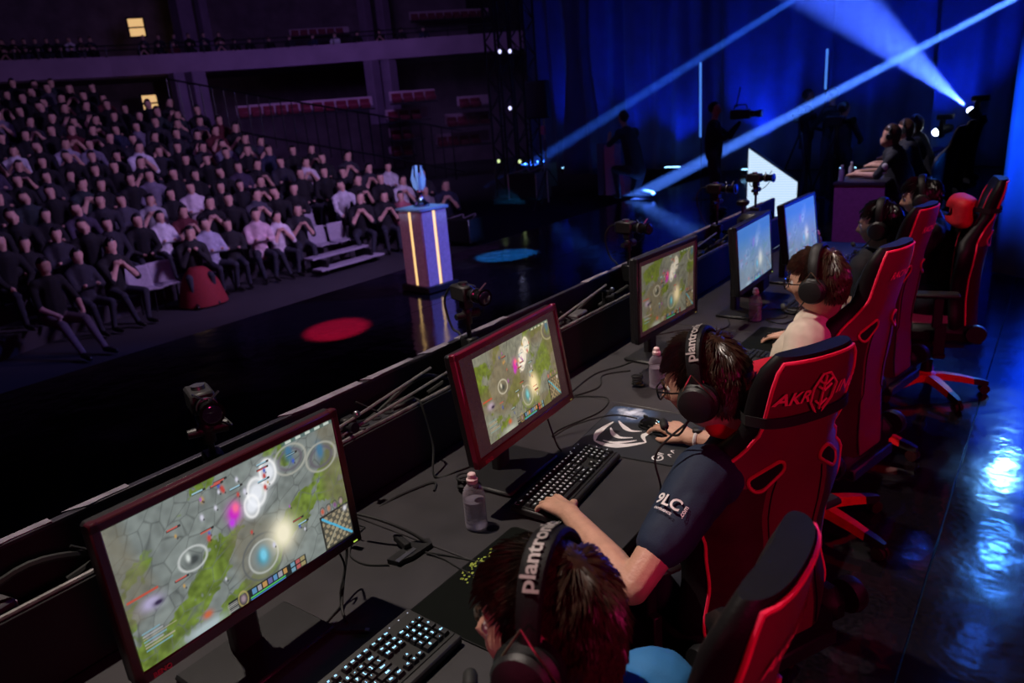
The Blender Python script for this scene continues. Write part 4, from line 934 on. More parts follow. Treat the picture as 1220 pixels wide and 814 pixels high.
# player's right is +Y and away from the player is -X: local +X -> world +Y  (rz = 90 deg)
keyboard(.083, .765, R(90.5), 'keyboard with glowing blue key legends in front of the first monitor', M_glb, 'b', logo=False, depth=.168)
keyboard(-.005, 1.715, R(95.2), 'full black keyboard with pale legends under the left hand of the second player', M_glw, 'w', logo=True, depth=.158)
keyboard(.14, 2.86, R(90), 'keyboard partly hidden behind the second player head, blue lit', M_glb, 'b', parts=False)
keyboard(.10, 4.0, R(88), 'keyboard between the third and fourth players', M_glb, 'b', parts=False)
keyboard(.10, 4.95, R(92), 'farthest keyboard under the fifth player hands', M_glb, 'b', parts=False)

# ---------------------------------------------------------------- mouse pads
def pad_mat(name, base, cols, cx, cy):
    m = bpy.data.materials.new(name); m.use_nodes = True; nt = m.node_tree; b = nt.nodes['Principled BSDF']; L = nt.links.new
    tc = nt.nodes.new('ShaderNodeTexCoord'); nz = nt.nodes.new('ShaderNodeTexNoise'); nz.inputs['Scale'].default_value = 22; nz.inputs['Detail'].default_value = 6
    L(tc.outputs['Object'], nz.inputs[0]); gr = nt.nodes.new('ShaderNodeTexGradient'); gr.gradient_type = 'SPHERICAL'
    mp = nt.nodes.new('ShaderNodeMapping'); mp.inputs['Location'].default_value = (-cx*8, -cy*8, 0); mp.inputs['Scale'].default_value = (8, 8, 8); L(tc.outputs['Object'], mp.inputs[0]); L(mp.outputs[0], gr.inputs[0])
    mu = nt.nodes.new('ShaderNodeMath'); mu.operation = 'MULTIPLY'; L(gr.outputs['Fac'], mu.inputs[0]); L(nz.outputs[0], mu.inputs[1])
    cr = nt.nodes.new('ShaderNodeValToRGB'); cr.color_ramp.elements[0].color = (*base, 1); cr.color_ramp.elements[0].position = .06; cr.color_ramp.elements[1].color = (*cols[1], 1); cr.color_ramp.elements[1].position = .48
    e = cr.color_ramp.elements.new(.25); e.color = (*cols[0], 1); L(mu.outputs[0], cr.inputs[0]); L(cr.outputs[0], b.inputs['Base Color']); b.inputs['Roughness'].default_value = .75
    return m
def rrect(w, h, r, n=5):
    o = []
    for cx, cy, a0 in ((w/2-r, h/2-r, 0), (-w/2+r, h/2-r, 90), (-w/2+r, -h/2+r, 180), (w/2-r, -h/2+r, 270)):
        for k in range(n+1): a = R(a0+90*k/n); o.append((cx+r*math.cos(a), cy+r*math.sin(a)))
    return o
def pad(x, y, rz, w, h, label, m):
    t = empty('mouse_pad', label, 'mouse pad', (x, y, .75), rz)
    MB().prism(rrect(w, h, .018), .0005, .0035).build('cloth', m, t, False)
    pr = rrect(w-.004, h-.004, .017); MB().tube([(a, b, .0036) for a, b in pr+pr[:1]], .0011, 4, caps=False).build('stitched_edge', M_rubber, t)
    return t
p1 = pad(.165, 1.22, R(90), .44, .37, 'black mouse pad with yellow green flecks right of the first keyboard', mat('black_cloth', (.004, .005, .004), .9, spec=.12))
mb = MB()
for k in range(46):
    a = (RNG.uniform(-.5, .5)); px = .02+RNG.normal()*.035; py = .165-abs(RNG.normal())*.025+.006; s = RNG.uniform(.003, .009); mb.prism([(px, py), (px+s, py+s*.3), (px+s*.7, py+s), (px-s*.2, py+s*.8)], .0036, .0041)
mb.build('yellow_green_flecks', mat('yellow_green_print', (.35, .42, .06), .8), p1, False, kind='stuff')
# pad 2 : local +x -> world +Y ; local +y -> world -X
p2 = pad(.028, 2.155, R(96), .40, .37, 'dark mouse pad with white shield emblem and blue white burst under the right hand', pad_mat('pad_burst_print', (.012, .014, .02), ((.04, .08, .17), (.75, .82, .95)), .15, .10))
def pp(pts, name='white_print', z=.0041):
    return MB().prism(pts, .0036, z).build(name, M_print, p2, False)
# curved shield / crest made of sweeping strokes
def stroke(P, w0, w1, name='emblem_stroke'):
    P = curve_pts([(a, b, 0) for a, b in P], 6); n = len(P); Lf = []; Rt = []
    for i, p in enumerate(P):
        d = (P[min(i+1, n-1)]-P[max(i-1, 0)]).normalized(); nn = Vector((-d.y, d.x, 0)); w = w0+(w1-w0)*abs(2*i/(n-1)-1)
        Lf.append(p+nn*w/2); Rt.append(p-nn*w/2)
    mb = MB(); vs = [(p.x, p.y, .0041) for p in Lf]+[(p.x, p.y, .0041) for p in Rt]; mb.add(vs, [[i, i+1, n+i+1, n+i] for i in range(n-1)]); return mb.build(name, M_print, p2, False)
ox, oy = -.02, .045
stroke([(ox-.10, oy+.085), (ox-.115, oy+.03), (ox-.095, oy-.03), (ox-.05, oy-.085)], .034, .006)
stroke([(ox-.10, oy+.085), (ox-.05, oy+.10), (ox+.01, oy+.098), (ox+.07, oy+.085)], .026, .005)
stroke([(ox-.085, oy+.06), (ox-.09, oy+.02), (ox-.07, oy-.02), (ox-.045, oy-.05)], .018, .004)
stroke([(ox+.02, oy+.075), (ox-.02, oy+.05), (ox-.045, oy+.015), (ox-.03, oy-.03)], .022, .004)
stroke([(ox+.085, oy+.07), (ox+.05, oy+.04), (ox+.02, oy+.0), (ox+.03, oy-.04)], .022, .004)
stroke([(ox-.05, oy-.085), (ox-.01, oy-.06), (ox+.02, oy-.065), (ox+.06, oy-.09)], .022, .004)
text_mb('SK', .04, M=Matrix.Translation((ox-.01, oy+.01, .0041)) @ rotm(0, 0, .1)).build('emblem_letters', M_print, p2, False) if 0 else None
for q in range(2):
    stroke([(-.145+.03*q, -.155), (-.13+.03*q, -.14), (-.125+.03*q, -.15)], .006, .002, 'small_mark')
ring = [( -.165+.017*math.cos(R(a)), -.115+.017*math.sin(R(a)))for a in range(30, 331, 30)]
stroke(ring, .006, .005, 'round_g_emblem'); stroke([(-.167, -.117), (-.15, -.117), (-.15, -.130)], .005, .004, 'round_g_emblem'); stroke([(-.138, -.098), (-.142, -.125)], .006, .004, 'small_mark'); stroke([(-.128, -.098), (-.132, -.125)], .006, .004, 'small_mark')
pad(.15, 3.32, R(90), .40, .30, 'plain dark mouse pad under the third player right hand', mat('black_cloth', (.004, .005, .004), .9, spec=.12))

# ---------------------------------------------------------------- mice
def mouse(x, y, z, rz, label, glow):
    t = empty('gaming_mouse', label, 'mouse', (x, y, z), rz)     # +X forward
    mb = MB(); n = 16; m = 10
    def fn(u, v):
        a = PI*u; s = v*2-1; L = .061*s; w = .031*(1-.18*math.cos(PI*s*1.0)*0-.25*max(0, abs(s)-.55)**2*6); h = .040*(1-.35*max(0, s+.1)**1.5-.25*max(0, -s-.4)**2*4)
        e = math.sqrt(max(0, 1-s**4))
        return (L, w*e*math.cos(a), h*e*math.sin(a))
    mb.grid(fn, 16, 20, flip=True); o = mb.build('shell', M_gloss, t)
    MB().box((.03, 0, .036), (.022, .007, .012), ch=.003).build('scroll_wheel', M_rubber, t)
    MB().box((-.035, 0, .034), (.02, .02, .006), ch=.002).build('glowing_logo', mat('mouse_glow_'+glow, (.2, .8, .8), .4, emit=(.25, .55, .9) if glow == 'blue' else (.05, .75, .7), es=1.3), t)
    for s in (-1, 1): MB().box((.02*s+.01, .028, .018), (.018, .005, .007), ch=.002).build('side_button', M_rubber, t)
    return t
mouse(.045, 2.205, .7545, R(168), 'black gaming mouse under the right hand of the second player', 'blue')
mouse(.135, 3.31, .7545, R(176), 'black mouse with teal glow under the hand of the third player', 'teal')
mouse(.08, 5.28, .7515, R(176), 'mouse under the far right hand of the fourth player', 'blue')

# ---------------------------------------------------------------- bottles and little things on the desk
def bottle(x, y, label, cap=(.8, .62, .62)):
    t = empty('water_bottle', label, 'bottle', (x, y, .7505))
    prof = [(.001, .002), (.024, .0), (.0315, .006), (.032, .012)]
    for k in range(7): z = .018+k*.012; prof += [(.032, z), (.0305, z+.003), (.0305, z+.006), (.032, z+.009)]
    prof += [(.032, .106), (.028, .122), (.0185, .135), (.0125, .140), (.0125, .146)]
    MB().lathe(prof, 28).build('body', M_pvc, t)
    MB().lathe([(.0, .004), (.029, .006), (.0295, .088), (.0, .088)], 24).build('water', M_pvc, t)
    MB().lathe([(.0155, .143), (.0165, .145), (.0165, .155), (.0125, .159), (.0125, .163), (.0115, .17), (.008, .173), (.001, .173)], 20).build('sport_cap', mat('pink_white_cap', (.75, .55, .55), .4), t)
    return t
bottle(-.112, 1.387, 'ribbed clear water bottle left of the second keyboard, nearest to the camera')
bottle(-.115, 2.577, 'clear water bottle just left of the second player forehead')
bottle(-.062, 3.613, 'clear water bottle standing free in front of the fourth monitor')
bottle(-.19, 5.25, 'small distant water bottle right of the farthest monitor')
def tangle(x, y, label, m=M_rubber, r=.03, gold=0):
    t = empty('coiled_cable', label, 'cable', (x, y, .751))
    P = [(r*math.cos(a)*(1+.15*math.sin(a*.37)), r*math.sin(a)*(1+.1*math.cos(a*.6)), .006+.0035*a/2) for a in [q*.45 for q in range(60)]]
    MB().tube(P, .0034, 6).build('coil', m, t)
    MB().box((r*.6, 0, .012), (.03, .014, .012), ch=.003).build('plug', mat('brass_plug', (.5, .3, .1), .3, 1) if gold else M_metal, t)
    return t
tangle(-.27, 1.54, 'coil of thin dark cable with a silver plug behind the nearest bottle')
tangle(-.19, 2.55, 'small coiled lead with a brass plug beside the second bottle', r=.02, gold=1)
# cable holder (mouse bungee) on the desk
t = empty('mouse_bungee', 'black cable holder arm lying on its flat foot beside the first monitor', 'cable holder', (-.19, 1.2, .7505), R(0))
MB().prism([(-.02, -.075), (.012, -.07), (.03, -.03), (.035, .045), (.01, .06), (-.02, .02)], 0, .014).build('foot', M_black, t)
MB().box((.012, -.035, .015), (.014, .07, .002), ch=0, mi=0).build('silver_label', M_metal, t)
MB().tube(curve_pts([(.02, .04, .012), (-.03, .02, .045), (-.10, -.01, .075), (-.17, -.03, .085)]), .0045, 8).build('flexible_arm', M_rubber, t)
MB().box((-.18, -.033, .087), (.034, .016, .012), rotm(0, 0, .2)).build('clip', M_black, t)
MB().box((-.035, -.01, .02), (.07, .02, .02), rotm(0, 0, -.3)).build('hinge', M_black, t)
cable('thin black mouse lead running from the cable holder toward the player', [(-.15, 1.21, .757), (-.08, 1.235, .753), (.0, 1.25, .753), (.05, 1.25, .756)], .0022)
cable('second thin lead from the cable holder', [(-.15, 1.21, .757), (-.09, 1.215, .753), (-.03, 1.205, .753), (.06, 1.19, .757)], .0022)
cable('thin lead from the cable holder back to the first monitor', [(-.20, 1.12, .754), (-.26, 1.09, .753), (-.33, 1.10, .753), (-.38, 1.16, .753), (-.40, 1.22, .753)], .0025)
cable('cable hanging from the clip of the cable holder', [(-.37, 1.165, .835), (-.40, 1.17, .81), (-.42, 1.2, .77), (-.40, 1.22, .753)], .0025)
cable('pair of monitor cables drooping beside the first monitor stand', [(-.20, .985, .93), (-.22, 1.01, .86), (-.2, .97, .80), (-.17, .93, .757), (-.12, .90, .753)], .0035)
cable('second drooping cable beside the first monitor', [(-.21, .96, .92), (-.20, .98, .84), (-.19, .95, .79), (-.18, .93, .757), (-.15, .86, .753), (-.06, .90, .754)], .003)
t = empty('usb_plug', 'small usb plug at the end of a lead above the first keyboard', 'plug', (-.075, .895, .7505), .5); MB().box((0, 0, .006), (.035, .014, .008)).build('plug', M_black, t); MB().box((.022, 0, .006), (.012, .010, .005)).build('tip', M_metal, t)
cable('black mouse cable looping from the second mouse across the desk', [(-.02, 2.215, .775), (-.10, 2.17, .79), (-.19, 2.06, .78), (-.235, 1.98, .757), (-.25, 2.05, .753), (-.20, 2.25, .753), (-.235, 2.38, .753), (-.33, 2.36, .753), (-.40, 2.3, .753)], .0028)
cable('lead dropping below the second monitor edge', [(-.19, 1.86, .95), (-.17, 1.87, .86), (-.14, 1.86, .80), (-.15, 1.9, .755), (-.2, 1.95, .753)], .0028)
cable('black leads on the desk in front of the third monitor back', [(-.40, 2.35, .753), (-.42, 2.6, .753), (-.36, 2.75, .753), (-.33, 2.95, .755), (-.42, 3.1, .755)], .0035)
cable('black leads tangled behind the second bottle', [(-.45, 2.2, .753), (-.33, 2.45, .753), (-.38, 2.6, .753), (-.3, 2.7, .753)], .0035)
cable('black lead between the third and fourth monitors', [(-.42, 3.2, .753), (-.3, 3.35, .753), (-.25, 3.25, .753), (-.15, 3.45, .753), (-.2, 3.6, .753)], .0035)
cable('tangled dark lead in front of the fourth monitor', [(-.1, 3.75, .77), (.0, 3.85, .753), (.06, 3.72, .753), (-.02, 3.65, .753), (.08, 3.6, .756), (.12, 3.72, .754)], .004)
cable('black lead behind the second monitor stand reaching the trough', [(-.535, 1.62, .985), (-.50, 1.61, .97), (-.46, 1.6, .84), (-.42, 1.55, .756), (-.38, 1.62, .754), (-.35, 1.7, .754)], .004)
cable('lead on the desk behind the first monitor', [(-.535, 1.1, .985), (-.49, 1.12, .95), (-.47, 1.2, .756), (-.44, 1.4, .754), (-.4, 1.52, .754), (-.36, 1.48, .754)], .004)
# ================================================================ GAMING CHAIRS
OUTL = [(0, .235), (.10, .262), (.22, .235), (.34, .25), (.45, .292), (.51, .285), (.57, .235), (.635, .172), (.70, .155), (.80, .155), (.85, .145), (.88, .115)]
def hw(h):
    for (a, b), (c, d) in zip(OUTL[:-1], OUTL[1:]):
        if h <= c: t = (h-a)/(c-a); t = t*t*(3-2*t); return b+(d-b)*t
    return OUTL[-1][1]
BH = .88
def bx(h): return .10*h - .05*math.sin(PI*h/BH)+.02*0       # backward lean profile
def bsurf(t, h, rear, push=0):       # t in -1..1 across ; returns local point, back of the chair on +X
    w = hw(h); e = max(0, 1-abs(t)**5)**.5
    kk = max(0, min(1, (.68-h)/.12)); wrap = -.17*max(0, abs(t)-.40)**1.25*kk - .022*abs(t)**2*(1-kk)
    if rear: x = (.042+push)*e + wrap
    else: x = -(.034+.040*min(1, abs(t)**3*1.5)*kk)*e + wrap
    top = max(0, (h-.80)/.08); x *= (1-.35*min(1, top))
    return (.185+bx(h)+x, t*w, .425+h)
def chair_proto():
    P = {}
    mb = MB(); n = 15
    ring = [(-1+2*k/n) for k in range(n+1)]
    T = [math.sin(r*PI/2) for r in ring]
    nv = 30; per = 2*len(T)-2; vs = []
    for j in range(nv+1):
        h = BH*j/nv
        vs += [bsurf(t, h, True) for t in T]+[bsurf(t, h, False) for t in T[-2:0:-1]]
    fs = [[j*per+i, j*per+(i+1) % per, (j+1)*per+(i+1) % per, (j+1)*per+i] for j in range(nv) for i in range(per)]
    fs.append(list(range(per))[::-1]); fs.append([nv*per+i for i in range(per)])
    mb.add(vs, fs); P['back_shell'] = (mb.mesh('back_shell', M_leather), None)
    # red rear panel
    mb = MB(); q = .86
    def rp(u, v): h = .03+.835*v; p = Vector(bsurf((u*2-1)*q, h, True, .004)); return p
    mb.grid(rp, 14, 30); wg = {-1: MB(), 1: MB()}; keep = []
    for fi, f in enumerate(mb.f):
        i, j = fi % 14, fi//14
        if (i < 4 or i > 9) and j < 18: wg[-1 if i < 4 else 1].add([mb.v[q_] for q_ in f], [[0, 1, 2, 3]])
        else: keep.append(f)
    allv = mb.v; kp = MB(); mp_ = {}
    for f in keep:
        for q_ in f:
            if q_ not in mp_: mp_[q_] = len(kp.v); kp.v.append(allv[q_])
        kp.f.append([mp_[q_] for q_ in f]); kp.m.append(0)
    mb = kp
    P['back_panel'] = (mb.mesh('back_panel', M_red), None)
    for s in (-1, 1):
        me = wg[s].mesh('wing_panel', mat('shaded_red_leather', (.045, .001, .010), .45, bump=.08, bs=260)); bm = bmesh.new(); bm.from_mesh(me); bmesh.ops.remove_doubles(bm, verts=bm.verts, dist=1e-5); bm.to_mesh(me); bm.free(); P['wing_panel_%d' % s] = (me, None)  # same red leather, with the shade on the wings painted darker
    # central seam lines in the panel
    mb = MB()
    for s in (-1, 1): mb.tube([Vector(bsurf(s*(.30+.12*(v < .5)), .04+.5*v, True, .0055)) for v in [k/14 for k in range(15)]], .0018, 5)
    P['panel_seam'] = (mb.mesh('panel_seam', M_leather), None)
    # piping round the panel
    path = [bsurf(-q, .03+.835*k/40, True, .005) for k in range(41)]+[bsurf((-q+2*q*k/10), .866, True, .006) for k in range(1, 10)]+[bsurf(q, .03+.835*k/40, True, .005) for k in range(40, -1, -1)]
    P['piping'] = (MB().tube(path, .0048, 7).mesh('piping', M_piping), None)
    # front insert red stripes
    mb = MB()
    for s in (-1, 1): mb.tube([Vector(bsurf(s*.62, .05+.78*k/20, False))+Vector((-.002, 0, 0)) for k in range(21)], .004, 6)
    P['front_piping'] = (mb.mesh('front_piping', M_piping), None)
    mb = MB(); mb.grid(lambda u, v: Vector(bsurf((u*2-1)*.5, .08+.42*v, False))+Vector((-.004, 0, 0)), 8, 12, flip=True); P['front_insert'] = (mb.mesh('front_insert', M_red), None)
    # belt slots; a dark plate paints the shade inside each opening
    for s in (-1, 1):
        sl = lambda x, y, pu: bsurf((s*.105+x*math.cos(.62)+y*math.sin(.62)*s*1)/hw(.56-s*x*math.sin(.62)*1+y*math.cos(.62)), .56-s*x*math.sin(.62)+y*math.cos(.62), True, pu)
        o = rrect(.098, .042, .02)
        a = MB(); a.tube([Vector(sl(x, y, .006)) for x, y in o+o[:1]], .0052, 7, caps=False)
        b = MB(); q3 = len(o); b.add([sl(x*.95, y*.9, .0062) for x, y in o]+[sl(x*.45, y*.3, .0068) for x, y in o]+[sl(0, 0, .007)], [[i, (i+1) % q3, (i+1) % q3+q3, i+q3] for i in range(q3)]+[[q3+i, q3+(i+1) % q3, 2*q3] for i in range(q3)])
        P['slot_ring_%d' % s] = (a.mesh('slot_ring', M_piping if 0 else mat('slot_ring_red', (.6, .012, .05), .4)), None); P['slot_hole_%d' % s] = (b.mesh('slot_hole', mat('slot_shade_black', (.002, .002, .002), .9)), None)
    # seat cushion
    def sf(u, v):
        a = u*2*PI; return (0, 0, 0)
    mb = MB(); mb.box((-.02, 0, .42), (.50, .40, .10), ch=.03)
    for s in (-1, 1): mb.box((-.02, s*.215, .445), (.48, .10, .115), rotm(0, 0, 0), ch=.035)
    P['seat'] = (mb.mesh('seat', M_leather), None)
    P['seat_insert'] = (MB().box((-.03, 0, .474), (.42, .24, .012), ch=.005).mesh('seat_insert', M_red), None)
    P['seat_pan'] = (MB().box((.02, 0, .35), (.30, .26, .03)).box((.2, 0, .40), (.10, .34, .05)).mesh('seat_pan', M_black), None)
    P['tilt_lever'] = (MB().tube([(.05, -.1, .35), (.05, -.26, .34), (.05, -.30, .34)], [.006, .006, .012], 8).mesh('tilt_lever', M_black), None)
    for s in (-1, 1): P['hinge_cover_%d' % s] = (MB().lathe([(.05, -.02), (.055, 0), (.05, .02)], 18, M=Matrix.Translation((.2, s*.27, .47)) @ rotm(PI/2, 0, 0)).mesh('hinge_cover', M_black), None)
    P['gas_lift'] = (MB().tube([(0, 0, .10), (0, 0, .22), (0, 0, .22), (0, 0, .345)], [.033, .033, .02, .02], 16).mesh('gas_lift', M_black), None)
    for s in (-1, 1):
        P['armrest_%d' % s] = (MB().box((.02, s*.30, .43), (.06, .03, .20)).box((.02, s*.285, .345), (.06, .12, .02)).box((0, s*.30, .60), (.05, .035, .18)).mesh('armrest', M_black), [('arm_pad', MB().box((-.03, s*.30, .70), (.26, .095, .026), ch=.01).mesh('arm_pad', M_rubber))])
    return P
PR = chair_proto()
def leg_meshes():
    mb = MB()     # along +X from hub
    vs = []; fs = []
    st = [(.03, .034, .085, .125), (.10, .033, .088, .128), (.20, .028, .075, .112), (.265, .024, .062, .096)]
    for x, w, z0, z1 in st: vs += [(x, -w, z0), (x, w, z0), (x, w*.7, z1), (x, -w*.7, z1)]
    for i in range(3):
        for k in range(4): a = i*4+k; b = i*4+(k+1) % 4; fs.append([a, b, b+4, a+4])
    fs += [[3, 2, 1, 0], [12, 13, 14, 15]]; mb.add(vs, fs)
    tip = MB(); vs = []; fs = []
    for x, w, z0, z1 in [(.262, .0245, .061, .0975), (.31, .022, .056, .089), (.345, .014, .056, .078)]: vs += [(x, -w, z0), (x, w, z0), (x, w*.7, z1), (x, -w*.7, z1)]
    for i in range(2):
        for k in range(4): a = i*4+k; b = i*4+(k+1) % 4; fs.append([a, b, b+4, a+4])
    fs += [[3, 2, 1, 0], [8, 9, 10, 11]]; tip.add(vs, fs)
    ca = MB().tube([(.325, 0, .06), (.325, 0, .045)], .008, 8)
    for s in (-1, 1): ca.tube([(.325, s*.006, .0285), (.325, s*.022, .0285)], .0285, 18).tube([(.325, s*.022, .0285), (.325, s*.024, .0285)], .016, 12)
    return mb.mesh('leg', M_redpl), tip.mesh('leg_tip', M_black), ca.mesh('caster', mat('caster_plastic', (.03, .008, .01), .35))
LEGM = leg_meshes()
def chair(x, y, rz, brz, label, logo='RACING', pillow=False, skip=()):
    t = empty('gaming_chair', label, 'chair', (x, y, 0), rz)
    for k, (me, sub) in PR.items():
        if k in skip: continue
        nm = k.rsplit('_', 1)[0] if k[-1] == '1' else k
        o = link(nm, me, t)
        if sub:
            for sn, sm_ in sub: link(sn, sm_, o)
    MB().lathe([(.045, .07), (.055, .09), (.055, .125), (.035, .14)], 20).build('hub', M_redpl, t)
    for k in range(5):
        M = rotm(0, 0, brz+k*2*PI/5); l = link('leg', LEGM[0], t, M=M); link('leg_tip', LEGM[1], l); link('caster', LEGM[2], l, M=rotm(0, 0, 0))
    h0 = .765 if logo != 'AKR' else .775
    def on_back(yy, zz): tt = yy/hw(h0+zz); return Vector(bsurf(tt, h0+zz, True, .0125 if logo == 'AKR' else .0085))
    mr_ = mat('glow_red_print', (1, .10, .16), .5)
    if logo == 'AKR':
        text_mb('AKR', .046, fn=lambda a, b: on_back(a-.085, b), shear=.2).build('lettering', mr_, t)
        text_mb('ING', .046, fn=lambda a, b: on_back(a+.085, b+.0), shear=.2).build('lettering', mr_, t)
        mb = MB()
        for P in ([(-.012, -.05), (-.034, -.02), (-.036, .02), (-.012, .05), (.012, .05), (.036, .02), (.034, -.02), (.012, -.05)], [(0, -.045), (0, .045)], [(-.02, .02), (.0, .005), (.02, .02)], [(-.02, .035), (0, .022), (.02, .035)], [(-.018, -.02), (0, -.035), (.018, -.02)], [(-.012, -.05), (.0, -.062), (.012, -.05)]):
            mb.tube([on_back(a, b) for a, b in P], .0032, 5)
        mb.build('emblem', mr_, t)
    else:
        text_mb(logo, .040, fn=lambda a, b: on_back(a*.95, b), shear=.25, bold=True).build('lettering', mr_, t)
    if pillow:
        mb = MB()
        def pf(u, v):
            a = 2*PI*u; yy = .165*math.copysign(abs(math.cos(a))**.55, math.cos(a)); zz = .085*math.copysign(abs(math.sin(a))**.55, math.sin(a)); s = math.sin(PI*(.02+.96*v))**.45; d = -math.cos(PI*v)
            return (.185+bx(.70)-.13-.08*d*(1-.35*abs(yy)/.15), yy*s*(1+.12*abs(zz)/.085), (.425+.70)+zz*s*(1+.10*abs(yy)/.15))
        mb.grid(pf, 28, 12); mb.build('headrest_pillow', mat('bright_red_fabric', (.62, .01, .02), .6, bump=.2, bs=300), t)
        hh = .715; mb = MB()
        pts = [bsurf(-1+2*k/16, hh, True, .010) for k in range(17)]; pts = [(.185+bx(.7)-.10, -.13, 1.15)]+[(p[0]+.004, p[1]*1.02, p[2]) for p in pts]+[(.185+bx(.7)-.10, .13, 1.15)]
        n = len(pts); vs = [(a, b, c-.013) for a, b, c in pts]+[(a, b, c+.013) for a, b, c in pts]+[(a+.003, b*1.01, c+.013) for a, b, c in pts]+[(a+.003, b*1.01, c-.013) for a, b, c in pts]
        fs = []
        for i in range(n-1):
            for k in range(4): fs.append([k*n+i, k*n+i+1, ((k+1) % 4)*n+i+1, ((k+1) % 4)*n+i])
        mb.add(vs, fs); mb.build('strap', M_rubber, t)
    return t
chair(.62, .86, R(0), .2, 'nearest gaming chair, only its dark side and lettered edge rising at bottom right', 'AKRACING', skip=('front_piping',))
chair(.47, 1.83, R(-27), .5, 'gaming chair with crimson back, strapped red head pillow and winged emblem', 'AKR', True)
chair(.40, 3.05, R(-13), -.15, 'third gaming chair, behind the player in the cream jacket')
chair(.36, 4.0, R(-12), -.1, 'fourth gaming chair from the camera, behind the dark haired player')
chair(.58, 4.9, R(12), .15, 'farthest near-team chair, turned aside, with a red pillow lit blue at its rim', 'RACING', True)
for k, (x, y, l) in enumerate([(-.12, 9.8, 'black gaming chair of the nearest far team player'), (-.12, 10.8, 'black gaming chair of the second far team player'), (-.1, 11.8, 'black gaming chair of the third far team player')]):
    t = empty('gaming_chair', l, 'chair', (x, y, 0), -.1)
    for kk in ('back_shell', 'seat', 'seat_pan', 'gas_lift', 'tilt_lever', 'hinge_cover_1', 'hinge_cover_-1'): link(kk.split('_1')[0].split('_-')[0], PR[kk][0], t)
    for q in range(5): l_ = link('leg', LEGM[0], t, M=rotm(0, 0, q*2*PI/5)); link('leg_tip', LEGM[1], l_); link('caster', LEGM[2], l_)
# ================================================================ PLAYERS
def head_geo(mb, M, s=1., jaw=1., nose=1., beard=0):
    n, m = 56, 40; vs = []; fs = []
    G = lambda a, b, c: math.exp(-((a-b)/c)**2)
    for j in range(m+1):
        th = PI*(j/m) - PI/2
        for i in range(n):
            ph = 2*PI*i/n; x = math.cos(th)*math.cos(ph); y = math.cos(th)*math.sin(ph); z = math.sin(th)
            px, py, pz = x*.099, y*.077, z*.118
            if z < 0:
                k = min(1, -z*1.15); py *= 1-.30*k**1.6*jaw
                if x < 0: px *= 1-.42*k
                else: px *= 1-.10*k*k
            if z > 0 and x > 0: px *= 1-.10*z
            if x < 0: px *= 1.04
            if x > .15:
                f = min(1, (x-.15)*2)
                px += f*(.024*nose*G(pz, -.022, .014)*G(py, 0, .011) + .013*nose*G(pz, -.002, .02)*G(py, 0, .008) + .007*G(pz, .026, .010)*G(abs(py), .022, .022)
                      - .010*G(pz, .006, .012)*G(abs(py), .031, .014) + .008*G(pz, -.060, .007)*G(py, 0, .022) + .006*G(pz, -.072, .006)*G(py, 0, .02) - .004*G(pz, -.066, .003)*G(py, 0, .025)
                      + .010*G(pz, -.100, .014)*G(py, 0, .024) + .005*G(pz, -.018, .02)*G(abs(py), .045, .016))
            if abs(x) < .35 and abs(y) > .8 and -.3 < z < .22: pass
            vs.append((px*s, py*s, pz*s))
    for j in range(m):
        for i in range(n): a = j*n+i; b = j*n+(i+1) % n; fs.append([a, b, b+n, a+n])
    fs.append(list(range(n))[::-1]); fs.append([m*n+k for k in range(n)])
    mb.add(vs, fs, 0, M)
    for q in (-1, 1):     # ears
        mb.cap(M @ Vector((-.008*s, q*.078*s, -.03*s)), M @ Vector((-.014*s, q*.084*s, .022*s)), .010*s, .015*s, 10)
def hand_geo(mb, wrist, fwd, up, side, curls=(.5, .7, .4), spread=.10, thumb=.5, s=1., pitch=None):
    # fwd: direction of the fingers; up: back of the hand; side: +1 when the thumb is on up x fwd side
    f = Vector(fwd).normalized(); u = (Vector(up)-f*Vector(up).dot(f)).normalized(); l = u.cross(f)*side; w = Vector(wrist)
    P = lambda a, b, c: w + (f*a+l*b+u*c)*s
    ys = (.030, .010, -.010, -.028); L = ((.040, .025, .020), (.045, .028, .021), (.041, .026, .020), (.032, .020, .018)); kx = (.088, .092, .087, .078)
    mb.cap(P(-.02, .0, 0), P(.02, 0, 0), .026*s, .026*s)
    mb.cap(P(-.01, .010, 0), P(.03, .012, 0), .021*s, .020*s); mb.cap(P(-.01, -.010, 0), P(.03, -.012, 0), .021*s, .019*s)
    tips = []
    for i in range(4):
        mb.cap(P(.018, ys[i]*.55, 0), P(kx[i], ys[i], .004 if i in (1, 2) else 0), .016*s, .0115*s)
        a = 0; p = P(kx[i], ys[i], .003); sp = spread*(1.5-i)
        c0 = curls[0]+(.06*i); cs = (c0, c0+curls[1], c0+curls[1]+curls[2]); rr = (.0100, .0090, .0083, .0072)
        for k in range(3):
            d = (f*math.cos(cs[k]) - u*math.sin(cs[k]) + l*sp).normalized(); q = p + d*L[i][k]*s
            mb.cap(p, q, rr[k]*s*(.93 if i == 3 else 1), rr[k+1]*s*(.93 if i == 3 else 1), 10); p = q
        tips.append(p)
    mb.cap(P(.012, .016, -.004), P(.045, .044, -.010), .0165*s, .013*s)
    d1 = (f*.75 + l*thumb - u*.25).normalized(); a = P(.045, .044, -.010); b = a+d1*.034*s; d2 = (f*.95 + l*(thumb-.45) - u*.3).normalized(); c = b+d2*.027*s
    mb.cap(a, b, .0125*s, .0105*s); mb.cap(b, c, .0105*s, .0085*s)
    return tips
def head_matrix(c, yaw, pitch, roll=0): return Matrix.Translation(Vector(c)) @ rotm(0, 0, PI+yaw) @ rotm(roll, pitch, 0)
